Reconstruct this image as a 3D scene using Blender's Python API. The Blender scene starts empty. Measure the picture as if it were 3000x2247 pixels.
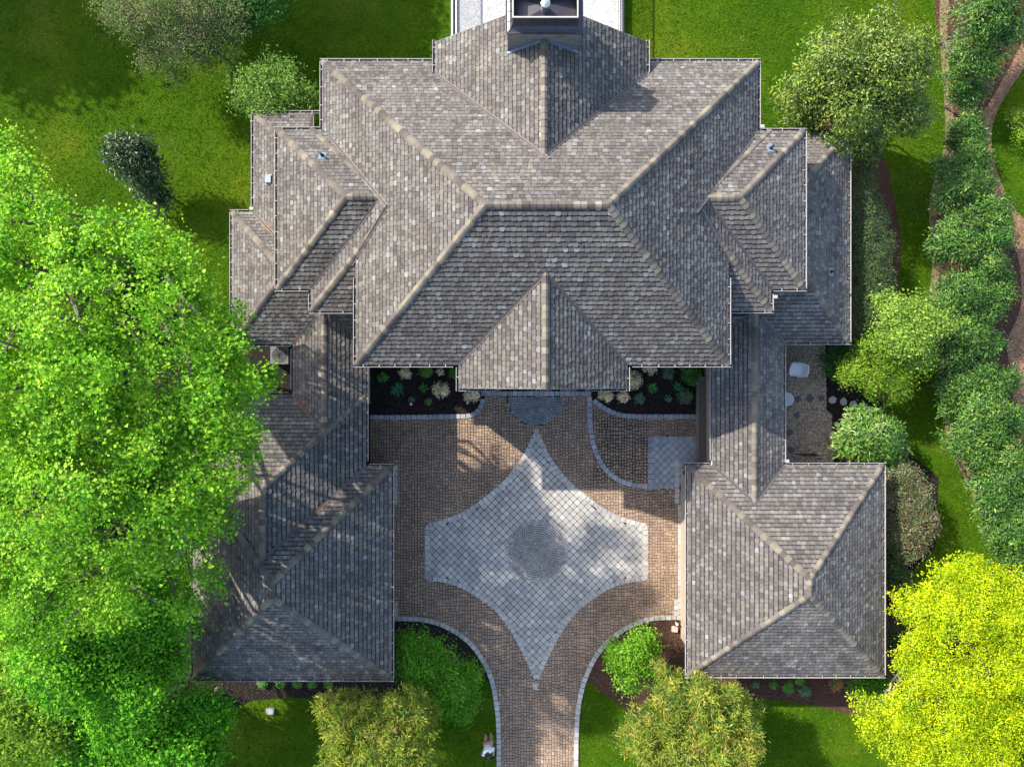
import bpy, math, random
import numpy as np
from mathutils import Vector, Matrix

random.seed(7)
RNG = np.random.default_rng(11)
SC = bpy.context.scene
COL = SC.collection

# ---------------------------------------------------------------- camera
H = 30.0                 # drone height above the court
F = 2080.0               # focal length in pixels of a 3000 px wide frame
cam_d = bpy.data.cameras.new('camera')
cam_d.sensor_width = 36.0
cam_d.lens = F / 3000.0 * 36.0
cam_d.clip_end = 600.0
cam = bpy.data.objects.new('camera', cam_d)
cam.location = (0, 0, H)
cam.rotation_euler = (0, 0, 0)
COL.objects.link(cam)
SC.camera = cam

# ---------------------------------------------------------------- sky, sun, exposure
SUN_TRAVEL = Vector((1.10, -0.83, -1.0)).normalized()
elev = math.asin(-SUN_TRAVEL.z)
wd = bpy.data.worlds.new('World')
SC.world = wd
wd.use_nodes = True
nt = wd.node_tree
sky = nt.nodes.new('ShaderNodeTexSky')
sky.sky_type = 'NISHITA'
sky.sun_disc = False
sky.sun_elevation = elev
sky.sun_rotation = math.atan2(-SUN_TRAVEL.x, -SUN_TRAVEL.y)
sky.air_density = 1.0
sky.dust_density = 1.8
sky.ozone_density = 1.0
bg = nt.nodes['Background']
bg.inputs['Strength'].default_value = 0.15
nt.links.new(sky.outputs[0], bg.inputs[0])

sun_d = bpy.data.lights.new('sun', 'SUN')
sun_d.energy = 3.5
sun_d.angle = math.radians(0.55)
sun_d.color = (1.0, 0.93, 0.82)
sun = bpy.data.objects.new('sun', sun_d)
sun.rotation_euler = SUN_TRAVEL.to_track_quat('-Z', 'Y').to_euler()
COL.objects.link(sun)

SC.view_settings.view_transform = 'Standard'
SC.view_settings.look = 'None'
SC.view_settings.gamma = 1.0
SC.view_settings.exposure = 1.65
SC.cycles.use_denoising = True
SC.cycles.max_bounces = 8
SC.cycles.diffuse_bounces = 4
SC.cycles.glossy_bounces = 2
SC.cycles.transmission_bounces = 5
SC.cycles.transparent_max_bounces = 4


# ---------------------------------------------------------------- helpers
def W(px, py, z=0.0):
    """photo pixel -> world point at height z (camera looks straight down)"""
    k = (H - z) / F
    return ((px - 1500.0) * k, -(py - 1123.5) * k, z)


def WX(px, z):
    return (px - 1500.0) * (H - z) / F


def WY(py, z):
    return -(py - 1123.5) * (H - z) / F


def node_mat(name):
    m = bpy.data.materials.new(name)
    m.use_nodes = True
    n = m.node_tree.nodes
    return m, n, m.node_tree.links, n['Principled BSDF']


def ramp(n, l, fac, stops):
    r = n.new('ShaderNodeValToRGB')
    e = r.color_ramp.elements
    while len(e) > 1:
        e.remove(e[-1])
    e[0].position = stops[0][0]
    e[0].color = (*stops[0][1], 1)
    for p, c in stops[1:]:
        x = e.new(p)
        x.color = (*c, 1)
    l.new(fac, r.inputs[0])
    return r.outputs[0]


def noise(n, l, scale, detail=4, rough=0.6, coord='Object', stretch=None):
    t = n.new('ShaderNodeTexNoise')
    t.inputs['Scale'].default_value = scale
    t.inputs['Detail'].default_value = detail
    t.inputs['Roughness'].default_value = rough
    tc = n.new('ShaderNodeTexCoord')
    if stretch:
        mp = n.new('ShaderNodeMapping')
        mp.inputs['Scale'].default_value = stretch
        l.new(tc.outputs[coord], mp.inputs[0])
        l.new(mp.outputs[0], t.inputs[0])
    else:
        l.new(tc.outputs[coord], t.inputs[0])
    return t.outputs['Fac']


def bump(n, l, b, fac, strength=0.4, dist=0.02):
    bn = n.new('ShaderNodeBump')
    bn.inputs['Strength'].default_value = strength
    bn.inputs['Distance'].default_value = dist
    l.new(fac, bn.inputs['Height'])
    l.new(bn.outputs[0], b.inputs['Normal'])


def mixc(n, l, a, b, fac, mode='MULTIPLY'):
    m = n.new('ShaderNodeMix')
    m.data_type = 'RGBA'
    m.blend_type = mode
    for s, v in ((m.inputs['Factor'], fac), (m.inputs['A'], a), (m.inputs['B'], b)):
        if hasattr(v, 'is_output'):
            l.new(v, s)
        elif isinstance(v, (int, float)):
            s.default_value = v
        else:
            s.default_value = (*v, 1)
    return m.outputs['Result']


def attr_mat(name, rough=0.85, grain=40.0, grain_amt=0.5, bstr=0.3, bdist=0.01, spec=0.3, scale2=None):
    """colour comes from the vertex attribute Col, times a fine grain and a broad weathering"""
    m, n, l, b = node_mat(name)
    a = n.new('ShaderNodeAttribute')
    a.attribute_name = 'Col'
    f = noise(n, l, grain, 5, 0.7)
    g = ramp(n, l, f, [(0.25, (1 - grain_amt,) * 3), (0.75, (1 + grain_amt * 0.6,) * 3)])
    c = mixc(n, l, a.outputs['Color'], g, 1.0)
    if scale2:
        f2 = noise(n, l, scale2, 3, 0.6)
        g2 = ramp(n, l, f2, [(0.3, (0.80, 0.79, 0.78)), (0.7, (1.12, 1.12, 1.1))])
        f3 = noise(n, l, scale2 * 5.5, 4, 0.65)
        g3 = ramp(n, l, f3, [(0.3, (0.86, 0.86, 0.86)), (0.7, (1.1, 1.1, 1.1))])
        c = mixc(n, l, c, g3, 1.0)
        c = mixc(n, l, c, g2, 1.0)
    l.new(c, b.inputs['Base Color'])
    b.inputs['Roughness'].default_value = rough
    b.inputs['Specular IOR Level'].default_value = spec
    if bstr:
        bump(n, l, b, f, bstr, bdist)
    return m


def plain_mat(name, col, rough=0.6, metal=0.0, grain=8.0, amt=0.25, bstr=0.1, spec=0.4):
    m, n, l, b = node_mat(name)
    f = noise(n, l, grain, 5, 0.65)
    g = ramp(n, l, f, [(0.25, tuple(c * (1 - amt) for c in col)), (0.75, tuple(min(1, c * (1 + amt * 0.6)) for c in col))])
    l.new(g, b.inputs['Base Color'])
    b.inputs['Roughness'].default_value = rough
    b.inputs['Metallic'].default_value = metal
    b.inputs['Specular IOR Level'].default_value = spec
    if bstr:
        bump(n, l, b, f, bstr, 0.01)
    return m


def leaf_mat(name, rough=0.5, spec=0.35, trans=0.3):
    m, n, l, b = node_mat(name)
    a = n.new('ShaderNodeAttribute')
    a.attribute_name = 'Col'
    l.new(a.outputs['Color'], b.inputs['Base Color'])
    b.inputs['Roughness'].default_value = rough
    b.inputs['Specular IOR Level'].default_value = spec
    t = n.new('ShaderNodeBsdfTranslucent')
    tcol = mixc(n, l, a.outputs['Color'], (1.25, 1.2, 0.5), 1.0)
    l.new(tcol, t.inputs['Color'])
    mx = n.new('ShaderNodeMixShader')
    mx.inputs[0].default_value = trans
    l.new(b.outputs[0], mx.inputs[1])
    l.new(t.outputs[0], mx.inputs[2])
    l.new(mx.outputs[0], n['Material Output'].inputs[0])
    return m


def np_mesh(name, V, faces, colors=None, smooth=False):
    """V (n,3); faces: list of int arrays (m,k); colors (n,3) per vertex"""
    me = bpy.data.meshes.new(name)
    V = np.asarray(V, dtype=np.float32)
    me.vertices.add(len(V))
    me.vertices.foreach_set('co', V.ravel())
    idx = [np.asarray(f, dtype=np.int32) for f in faces if len(f)]
    nl = sum(f.size for f in idx)
    npoly = sum(len(f) for f in idx)
    me.loops.add(nl)
    me.polygons.add(npoly)
    me.loops.foreach_set('vertex_index', np.concatenate([f.ravel() for f in idx]))
    tot = np.concatenate([np.full(len(f), f.shape[1], dtype=np.int32) for f in idx])
    start = np.concatenate([[0], np.cumsum(tot)[:-1]]).astype(np.int32)
    me.polygons.foreach_set('loop_start', start)
    me.polygons.foreach_set('loop_total', tot)
    if smooth:
        me.polygons.foreach_set('use_smooth', np.ones(npoly, dtype=bool))
    me.update(calc_edges=True)
    me.validate()
    if colors is not None:
        set_col(me, colors)
    return me


def set_col(me, colors):
    ca = me.color_attributes.new('Col', 'FLOAT_COLOR', 'POINT')
    c = np.ones((len(me.vertices), 4), dtype=np.float32)
    c[:, :3] = np.asarray(colors, dtype=np.float32)
    ca.data.foreach_set('color', c.ravel())


def link(name, me, mat, parent=None, mats=None):
    o = bpy.data.objects.new(name, me)
    COL.objects.link(o)
    if me is not None and not me.materials:
        for m in (mats or [mat]):
            me.materials.append(m)
    if parent is not None:
        o.parent = parent
    return o


def tag(o, label=None, cat=None, group=None, kind=None):
    if label:
        o['label'] = label
    if cat:
        o['category'] = cat
    if group:
        o['group'] = group
    if kind:
        o['kind'] = kind
    return o


def empty(name, loc):
    o = bpy.data.objects.new(name, None)
    o.location = loc
    o.empty_display_size = 0.2
    COL.objects.link(o)
    return o


class MB:
    """collects boxes, tubes, polygons with a colour and a material slot"""
    def __init__(s):
        s.v, s.f, s.c, s.m = [], [], [], []

    def add(s, verts, faces, col=(1, 1, 1), mi=0):
        o = len(s.v)
        s.v += [tuple(p) for p in verts]
        s.c += [col] * len(verts)
        for f in faces:
            s.f.append(tuple(i + o for i in f))
            s.m.append(mi)

    def box(s, x0, x1, y0, y1, z0, z1, col=(1, 1, 1), mi=0, inset=0.0):
        i = inset
        s.add([(x0, y0, z0), (x1, y0, z0), (x1, y1, z0), (x0, y1, z0),
               (x0 + i, y0 + i, z1), (x1 - i, y0 + i, z1), (x1 - i, y1 - i, z1), (x0 + i, y1 - i, z1)],
              [(0, 3, 2, 1), (4, 5, 6, 7), (0, 1, 5, 4), (1, 2, 6, 5), (2, 3, 7, 6), (3, 0, 4, 7)], col, mi)

    def prism(s, poly, z0, z1, col=(1, 1, 1), mi=0, inset=0.0):
        n = len(poly)
        cx = sum(p[0] for p in poly) / n
        cy = sum(p[1] for p in poly) / n
        top = []
        for x, y in poly:
            d = math.hypot(x - cx, y - cy) or 1
            k = max(0.0, 1 - inset * 1.3 / d)
            top.append((cx + (x - cx) * k, cy + (y - cy) * k, z1))
        a = sum(poly[i][0] * poly[(i + 1) % n][1] - poly[(i + 1) % n][0] * poly[i][1] for i in range(n))
        vs = [(x, y, z0) for x, y in poly] + top
        if a < 0:
            vs = vs[:n][::-1] + vs[n:][::-1]
        fs = [tuple(range(n, 2 * n))] + [(i, (i + 1) % n, n + (i + 1) % n, n + i) for i in range(n)]
        s.add(vs, fs, col, mi)

    def tube(s, pts, radii, sides=6, col=(1, 1, 1), mi=0, cap=True):
        rings = []
        n = len(pts)
        base = len(s.v)
        vs = []
        for i, (p, r) in enumerate(zip(pts, radii)):
            a = Vector(pts[max(0, i - 1)])
            b = Vector(pts[min(n - 1, i + 1)])
            t = (b - a)
            t = t.normalized() if t.length > 1e-6 else Vector((0, 0, 1))
            u = t.cross(Vector((0.31, 0.17, 0.93)))
            if u.length < 1e-3:
                u = t.cross(Vector((1, 0, 0)))
            u.normalize()
            w = t.cross(u)
            for k in range(sides):
                an = 2 * math.pi * k / sides
                q = Vector(p) + (u * math.cos(an) + w * math.sin(an)) * r
                vs.append(tuple(q))
        fs = []
        for i in range(n - 1):
            for k in range(sides):
                k2 = (k + 1) % sides
                fs.append((i * sides + k, i * sides + k2, (i + 1) * sides + k2, (i + 1) * sides + k))
        if cap:
            fs.append(tuple(range(sides))[::-1])
            fs.append(tuple((n - 1) * sides + k for k in range(sides)))
        s.add(vs, fs, col, mi)

    def mesh(s, name, smooth=False):
        me = bpy.data.meshes.new(name)
        me.from_pydata(s.v, [], s.f)
        if any(s.m):
            me.polygons.foreach_set('material_index', s.m)
        if smooth:
            me.polygons.foreach_set('use_smooth', [True] * len(me.polygons))
        me.update()
        set_col(me, np.array(s.c))
        return me

    def build(s, name, mats, parent=None, smooth=False):
        if not isinstance(mats, (list, tuple)):
            mats = [mats]
        return link(name, s.mesh(name, smooth), None, parent, mats)


def in_poly(px, py, poly):
    """vectorised point in polygon"""
    px = np.asarray(px)
    py = np.asarray(py)
    r = np.zeros(px.shape, dtype=bool)
    n = len(poly)
    j = n - 1
    for i in range(n):
        xi, yi = poly[i]
        xj, yj = poly[j]
        c = ((yi > py) != (yj > py)) & (px < (xj - xi) * (py - yi) / ((yj - yi) or 1e-9) + xi)
        r ^= c
        j = i
    return r


def smooth_line(pts, n=12, closed=False):
    """Catmull-Rom through 2D points"""
    P = [np.array(p, float) for p in pts]
    m = len(P)
    out = []
    rng = range(m) if closed else range(m - 1)
    for i in rng:
        p0 = P[i - 1] if (i > 0 or closed) else P[i]
        p1 = P[i]
        p2 = P[(i + 1) % m]
        p3 = P[(i + 2) % m] if (i + 2 < m or closed) else p2
        for t in np.linspace(0, 1, n, endpoint=False):
            out.append(tuple(0.5 * (2 * p1 + (p2 - p0) * t + (2 * p0 - 5 * p1 + 4 * p2 - p3) * t * t
                                    + (3 * p1 - p0 - 3 * p2 + p3) * t ** 3)))
    if not closed:
        out.append(tuple(P[-1]))
    return out


def gpx(pts, z=0.0):
    return [W(x, y, z)[:2] for x, y in pts]


# ---------------------------------------------------------------- materials
M = {}
M['shingle'] = attr_mat('asphalt_shingle', 0.92, 55, 0.28, 0.35, 0.006, 0.2, scale2=0.9)
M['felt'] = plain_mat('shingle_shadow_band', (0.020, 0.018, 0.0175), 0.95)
M['white_metal'] = plain_mat('painted_gutter', (0.30, 0.29, 0.285), 0.45, 0, 3, 0.15, 0)
M['gutter_dirt'] = plain_mat('gutter_leaf_dirt', (0.035, 0.027, 0.024), 0.95, 0, 6, 0.5)
M['flashing'] = plain_mat('valley_flashing', (0.10, 0.088, 0.088), 0.45, 0.3, 5, 0.25, 0.05)
M['needles'] = plain_mat('rusty_needle_litter', (0.20, 0.085, 0.03), 0.95, 0, 30, 0.5)
M['dark_metal'] = plain_mat('dark_standing_seam', (0.055, 0.05, 0.058), 0.4, 0.3, 4, 0.2, 0.03)
M['rim'] = plain_mat('chimney_rim_metal', (0.55, 0.5, 0.46), 0.35, 0.4, 4, 0.15, 0)
M['steel'] = plain_mat('flue_steel', (0.5, 0.5, 0.5), 0.35, 0.8, 10, 0.4, 0.1)
M['lead'] = plain_mat('blue_grey_flashing', (0.13, 0.17, 0.22), 0.5, 0.2, 6, 0.2)
M['vent'] = plain_mat('vent_metal', (0.20, 0.215, 0.24), 0.45, 0.3, 6, 0.2)
M['door'] = plain_mat('tan_painted_door', (0.34, 0.28, 0.21), 0.6, 0, 5, 0.1, 0)
M['black'] = plain_mat('black_metal', (0.02, 0.02, 0.022), 0.5, 0.2)
M['white'] = plain_mat('white_paint', (0.75, 0.74, 0.72), 0.5, 0, 5, 0.08, 0)
M['plastic'] = plain_mat('white_plastic', (0.72, 0.75, 0.78), 0.4, 0, 5, 0.05, 0)
M['bark'] = plain_mat('bark', (0.11, 0.095, 0.08), 0.9, 0, 14, 0.5, 0.6)
M['paver'] = attr_mat('tumbled_paver', 0.9, 30, 0.3, 0.3, 0.006, 0.25, scale2=0.5)
M['kerb'] = attr_mat('grey_concrete_stone', 0.9, 22, 0.22, 0.25, 0.006, 0.25, scale2=0.8)
M['joint'] = plain_mat('joint_sand', (0.030, 0.026, 0.022), 0.97, 0, 20, 0.5)
M['rock'] = plain_mat('field_rock', (0.20, 0.16, 0.13), 0.9, 0, 8, 0.4, 0.8)
M['flag'] = plain_mat('flagstone', (0.30, 0.30, 0.30), 0.85, 0, 7, 0.2, 0.3)
M['slate'] = plain_mat('dark_flagstone', (0.07, 0.075, 0.09), 0.8, 0, 7, 0.3, 0.3)
M['leaf'] = leaf_mat('leaf_soft', 0.6, 0.2, 0.45)
M['leaf_gloss'] = leaf_mat('leaf_glossy', 0.33, 0.3, 0.25)
M['needle'] = leaf_mat('leaf_needle', 0.7, 0.2, 0.4)
M['grass'] = leaf_mat('grass_blade', 0.8, 0.05, 0.3)
M['skin'] = plain_mat('skin', (0.50, 0.29, 0.21), 0.55, 0, 20, 0.08, 0)
M['shirt'] = plain_mat('pale_shirt', (0.66, 0.70, 0.78), 0.9, 0, 20, 0.1, 0.1)
M['shorts'] = plain_mat('salmon_shorts', (0.50, 0.27, 0.26), 0.9, 0, 20, 0.1, 0.1)
M['hair'] = plain_mat('brown_hair', (0.035, 0.022, 0.016), 0.7, 0, 40, 0.4)
M['shoe'] = plain_mat('tan_shoe', (0.36, 0.22, 0.16), 0.8)
M['gravel'] = attr_mat('gravel_stone', 0.9, 30, 0.3, 0.2)
M['chip'] = attr_mat('mulch_chip', 0.95, 20, 0.4, 0.2)


def brick_mat(name='brick_wall', c1=(0.33, 0.24, 0.17), c2=(0.20, 0.15, 0.115), mo=(0.42, 0.37, 0.31)):
    m, n, l, b = node_mat(name)
    tc = n.new('ShaderNodeTexCoord')
    sep = n.new('ShaderNodeSeparateXYZ')
    l.new(tc.outputs['Object'], sep.inputs[0])
    ad = n.new('ShaderNodeMath')
    l.new(sep.outputs[0], ad.inputs[0])
    l.new(sep.outputs[1], ad.inputs[1])
    cb = n.new('ShaderNodeCombineXYZ')
    l.new(ad.outputs[0], cb.inputs[0])
    l.new(sep.outputs[2], cb.inputs[1])
    t = n.new('ShaderNodeTexBrick')
    l.new(cb.outputs[0], t.inputs[0])
    t.inputs['Scale'].default_value = 1.0
    t.inputs['Brick Width'].default_value = 0.21
    t.inputs['Row Height'].default_value = 0.075
    t.inputs['Mortar Size'].default_value = 0.007
    t.inputs['Color1'].default_value = (*c1, 1)
    t.inputs['Color2'].default_value = (*c2, 1)
    t.inputs['Mortar'].default_value = (*mo, 1)
    l.new(t.outputs[0], b.inputs['Base Color'])
    b.inputs['Roughness'].default_value = 0.9
    bump(n, l, b, t.outputs['Fac'], -0.5, 0.01)
    return m


M['brick'] = brick_mat()
M['brick_dark'] = brick_mat('chimney_brick', (0.17, 0.135, 0.115), (0.075, 0.065, 0.06), (0.30, 0.27, 0.24))


M['brick_sill'] = plain_mat('sill_brick', (0.13, 0.10, 0.085), 0.9, 0, 9, 0.4)


def lawn_mat():
    m, n, l, b = node_mat('lawn_turf')
    f1 = noise(n, l, 0.22, 5, 0.65)
    f2 = noise(n, l, 6.0, 6, 0.75)
    f3 = noise(n, l, 45.0, 4, 0.7, stretch=(1, 0.6, 1))
    c1 = ramp(n, l, f1, [(0.32, (0.026, 0.075, 0.003)), (0.52, (0.048, 0.105, 0.004)), (0.7, (0.095, 0.135, 0.008))])
    c2 = ramp(n, l, f2, [(0.3, (0.7, 0.74, 0.7)), (0.72, (1.25, 1.2, 1.2))])
    c3 = ramp(n, l, f3, [(0.3, (0.62, 0.66, 0.6)), (0.7, (1.3, 1.26, 1.3))])
    c = mixc(n, l, c1, c2, 1.0)
    c = mixc(n, l, c, c3, 1.0)
    l.new(c, b.inputs['Base Color'])
    b.inputs['Roughness'].default_value = 0.9
    b.inputs['Specular IOR Level'].default_value = 0.03
    bump(n, l, b, f3, 0.9, 0.05)
    return m


def soil_mat(name, lo, hi, scale=9.0, bd=0.04):
    m, n, l, b = node_mat(name)
    f = noise(n, l, scale, 7, 0.75)
    f2 = noise(n, l, scale * 6, 4, 0.7)
    c = ramp(n, l, f, [(0.3, lo), (0.72, hi)])
    c2 = ramp(n, l, f2, [(0.3, (0.6,) * 3), (0.72, (1.35,) * 3)])
    c = mixc(n, l, c, c2, 1.0)
    l.new(c, b.inputs['Base Color'])
    b.inputs['Roughness'].default_value = 0.97
    b.inputs['Specular IOR Level'].default_value = 0.1
    bump(n, l, b, f2, 0.8, bd)
    return m


M['lawn'] = lawn_mat()
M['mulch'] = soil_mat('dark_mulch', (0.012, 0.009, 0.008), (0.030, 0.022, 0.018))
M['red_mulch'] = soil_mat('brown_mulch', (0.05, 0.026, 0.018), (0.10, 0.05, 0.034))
M['dirt'] = soil_mat('bare_red_dirt', (0.16, 0.085, 0.05), (0.27, 0.16, 0.10), 2.5)
M['dry'] = soil_mat('dry_grass_edge', (0.12, 0.10, 0.045), (0.22, 0.17, 0.09), 5)
M['gravel_bed'] = soil_mat('gravel_bed_base', (0.13, 0.105, 0.08), (0.26, 0.215, 0.165), 20)
M['concrete'] = soil_mat('white_deck_coating', (0.29, 0.29, 0.288), (0.38, 0.38, 0.377), 2.5, 0.01)
M['deckwood'] = plain_mat('pale_deck_boards', (0.50, 0.50, 0.49), 0.8, 0, 10, 0.2)

# ================================================================ GROUND
GROUND_POLYS = []      # areas where no turf grows


def sheet(name, pts, z, mat, label, cat, sub=0.0):
    mb = MB()
    n = len(pts)
    a = sum(pts[i][0] * pts[(i + 1) % n][1] - pts[(i + 1) % n][0] * pts[i][1] for i in range(n))
    if a < 0:
        pts = pts[::-1]
    mb.add([(x, y, z) for x, y in pts], [tuple(range(n))])
    o = mb.build(name, mat)
    tag(o, label, cat, kind='structure')
    return o


g = MB()
g.add([(-200, -200, 0), (200, -200, 0), (200, 200, 0), (-200, 200, 0)], [(0, 1, 2, 3)])
lawn = g.build('lawn', M['lawn'])
tag(lawn, 'mown green lawn spreading around the whole house', 'lawn', kind='structure')

# --- court and drive outline (photo pixels on the ground)
K_LEFT = smooth_line([(1130, 1812), (1190, 1811), (1250, 1816), (1310, 1836), (1370, 1876), (1413, 1930), (1440, 1990),
                      (1454, 2060), (1461, 2140), (1462, 2270), (1462, 2420)], 10)
K_RIGHT = smooth_line([(1998, 1808), (1950, 1808), (1905, 1812), (1850, 1830), (1790, 1870), (1745, 1922), (1713, 1990),
                       (1696, 2060), (1689, 2140), (1687, 2270), (1686, 2420)], 10)
court_px = [(1076, 1180), (1076, 1370), (1130, 1370), (1130, 1812)] + K_LEFT + K_RIGHT[::-1] + \
           [(2010, 1808), (2010, 1420), (2075, 1420), (2075, 1130), (1076, 1130)]
COURT = gpx(court_px)
driveway = sheet('driveway', COURT, 0.006, M['joint'], 'paved entrance court and drive between the two garage wings', 'driveway')
GROUND_POLYS.append(COURT)

BED_L = gpx([(1070, 1040), (1420, 1040), (1420, 1172), (1413, 1192), (1396, 1212), (1372, 1219), (1070, 1221)])
BED_R = gpx([(1733, 1040), (2075, 1040), (2075, 1219), (1850, 1218), (1812, 1213), (1772, 1196), (1735, 1172)])
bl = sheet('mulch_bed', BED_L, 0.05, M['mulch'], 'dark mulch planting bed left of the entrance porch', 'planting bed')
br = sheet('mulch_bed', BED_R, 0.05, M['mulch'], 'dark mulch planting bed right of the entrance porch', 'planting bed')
FRONT_L = gpx([(1120, 1812)] + [p for p in K_LEFT if p[1] < 2010] + [(1418, 1985), (1385, 1930), (1340, 1990), (1280, 2035),
              (1150, 2050), (960, 2048), (860, 2042), (740, 2050), (690, 2075), (500, 2080), (480, 1990), (520, 1800), (1000, 1800)])
FRONT_R = gpx([(1998, 1808)] + [p for p in K_RIGHT if p[1] < 2000] + [(1730, 2000), (1770, 2030), (1830, 2075),
              (1900, 2110), (2060, 2090), (2200, 2050), (2260, 2048), (2400, 2068), (2480, 2090), (2600, 2090), (2640, 2000),
              (2640, 1800), (2500, 1800)])
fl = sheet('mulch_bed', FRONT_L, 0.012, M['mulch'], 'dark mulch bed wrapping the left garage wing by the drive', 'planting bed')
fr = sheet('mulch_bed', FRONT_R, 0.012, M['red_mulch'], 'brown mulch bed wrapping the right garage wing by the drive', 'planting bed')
EAST = gpx([(2280, 1000), (2480, 1000), (2560, 1010), (2600, 1100), (2590, 1200), (2630, 1300), (2750, 1400), (2740, 1600),
            (2650, 1700), (2620, 1820), (2500, 1820), (2300, 1400)])
eb = sheet('mulch_bed', EAST, 0.010, M['mulch'], 'dark mulch bed with stepping stones beside the gravel patio', 'planting bed')
SIDE = gpx([(2360, 320), (2480, 330), (2600, 480), (2640, 700), (2630, 960), (2560, 1030), (2400, 1030), (2360, 700)])
sb = sheet('mulch_bed', SIDE, 0.008, M['red_mulch'], 'brown mulch bed under the magnolia and the clipped hedge', 'planting bed')
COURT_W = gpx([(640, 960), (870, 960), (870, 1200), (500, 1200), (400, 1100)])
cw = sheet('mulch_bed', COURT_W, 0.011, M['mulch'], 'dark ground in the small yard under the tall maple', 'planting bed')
hedge_strip = [(2765, -60), (3100, -60), (3100, 60), (2985, 200), (2935, 280), (2905, 340), (2905, 400), (2912, 480), (2935, 600),
               (2960, 700), (3060, 760), (3060, 1300), (3060, 1700), (2990, 1690), (2930, 1590), (2870, 1500), (2835, 1420),
               (2790, 1330), (2770, 1240), (2755, 1150), (2745, 1000), (2728, 880), (2735, 740), (2725, 640), (2735, 560),
               (2770, 470), (2775, 380), (2770, 280), (2755, 150)]
STRIP = gpx(smooth_line(hedge_strip, 4, True))
st = sheet('hedge_strip', STRIP, 0.008, M['red_mulch'], 'brown mulch strip under the laurel hedge', 'mulch strip')
dirt_px = [(2995, 130), (2950, 210), (2900, 300), (2860, 360), (2868, 420), (2885, 500), (2895, 560), (2925, 600), (2955, 690), (2985, 770),
           (2990, 900), (2950, 1000), (2960, 1080), (2975, 1180), (3060, 1260), (3060, 900), (3040, 700), (2960, 600), (2935, 540), (2910, 470),
           (2905, 390), (2920, 330), (2960, 260), (3010, 180)]
di = sheet('dirt_path', gpx(smooth_line(dirt_px, 4, True)), 0.016, M['dirt'], 'bare reddish dirt track behind the laurel hedge', 'dirt path')
dry_px = [(2750, 1150), (2765, 1230), (2785, 1320), (2830, 1410), (2865, 1500), (2925, 1590), (2980, 1680), (3010, 1690), (2945, 1570), (2890, 1480),
          (2850, 1390), (2805, 1310), (2785, 1230), (2770, 1150)]
dy = sheet('dry_edge', gpx(smooth_line(dry_px, 4, True)), 0.012, M['dry'], 'strip of dry grass edging the laurel hedge', 'grass edge')
dry2 = [(2758, -40), (2752, 100), (2765, 280), (2768, 400), (2755, 470), (2725, 570), (2722, 660), (2732, 760), (2722, 880), (2738, 900), (2755, 740),
        (2745, 600), (2785, 480), (2795, 380), (2785, 260), (2775, 100), (2780, -40)]
dy2 = sheet('dry_edge', gpx(smooth_line(dry2, 4, True)), 0.013, M['dry'], 'worn dry grass margin along the upper hedge', 'grass edge')
GROUND_POLYS += [FRONT_L, FRONT_R, EAST, SIDE, COURT_W, STRIP]
GRAVEL = gpx([(2285, 995), (2415, 995), (2418, 1060), (2420, 1200), (2436, 1215), (2438, 1320), (2446, 1400), (2285, 1400)])
gravel = sheet('gravel_patio', GRAVEL, 0.03, M['gravel_bed'], 'brown pea gravel patio between the breezeway and the bed', 'gravel patio')

import time as _t
_T0 = _t.time()
# ================================================================ HOUSE
ZL = 2.9      # single-storey eaves
ZW = 5.1      # side wing eaves
ZS = 6.1      # main roof, court side
ZN = 5.05     # main roof, garden side
GI = 0.085    # roof edge sits this far inside the gutter's outer lip


class Mass:
    def __init__(s, name, xw, xe, ys, yn, planes, regions=None, priority=0):
        # planes: list of (dir, edge, z0, pitch)
        s.name = name
        s.planes = planes
        s.regions = regions or [(xw, xe, ys, yn)]
        s.box = (xw, xe, ys, yn)
        s.priority = priority

    @staticmethod
    def ph(pl, x, y):
        d, e, z0, p = pl
        if d == 'W':
            return z0 + p * (x - e)
        if d == 'E':
            return z0 + p * (e - x)
        if d == 'S':
            return z0 + p * (y - e)
        return z0 + p * (e - y)

    def inside(s, x, y, tol=0.0):
        return any(r[0] - tol <= x <= r[1] + tol and r[2] - tol <= y <= r[3] + tol for r in s.regions)

    def h(s, x, y):
        if not s.inside(x, y, 0.001):
            return -1e9
        return min(Mass.ph(p, x, y) for p in s.planes)


def rect_mass(name, w, e, s_, n_, z, p, planes='WESN', outer=True, **kw):
    """w,e,s_,n_: outer gutter lines in photo pixels (or None with a world value given as tuple)"""
    def cx(v, sg):
        return v[0] if isinstance(v, tuple) else WX(v, z) + sg * GI
    def cy(v, sg):
        return v[0] if isinstance(v, tuple) else WY(v, z) + sg * GI
    xw, xe, ys, yn = cx(w, 1), cx(e, -1), cy(s_, 1), cy(n_, -1)
    pl = []
    P = p if isinstance(p, dict) else dict(W=p, E=p, S=p, N=p)
    for d in planes:
        pl.append((d, {'W': xw, 'E': xe, 'S': ys, 'N': yn}[d], z, P[d]))
    return Mass(name, xw, xe, ys, yn, pl, **kw)


# main roof: the garden side runs lower and wider than the court side on the same slopes
xws, xes, ys0 = WX(1035, ZS) + GI, WX(2141, ZS) - GI, WY(1076, ZS) + GI
xwn, xen, yn0 = WX(937, ZN) + GI, WX(2228, ZN) - GI, WY(173, ZN) - GI
MAIN = Mass('main', xwn, xen, ys0, yn0,
            [('W', xws, ZS, 0.745), ('E', xes, ZS, 0.745), ('S', ys0, ZS, 0.735), ('N', yn0, ZN, 0.715)],
            regions=[(xws, xes, ys0, 6.0), (xwn, xen, 6.0, yn0)])
NG_Z = 5.5
NGABLE = rect_mass('north_gable', 1267, 1903, (6.2,), (11.78,), NG_Z, 0.72, 'WE')
SGABLE = rect_mass('porch_gable', 1336, 1845, (-0.17,), (4.2,), ZS, 0.715, 'WE')
W1 = rect_mass('w1', 805, (-3.0,), 854, 373, ZW, 0.6, 'WSN')
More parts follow.
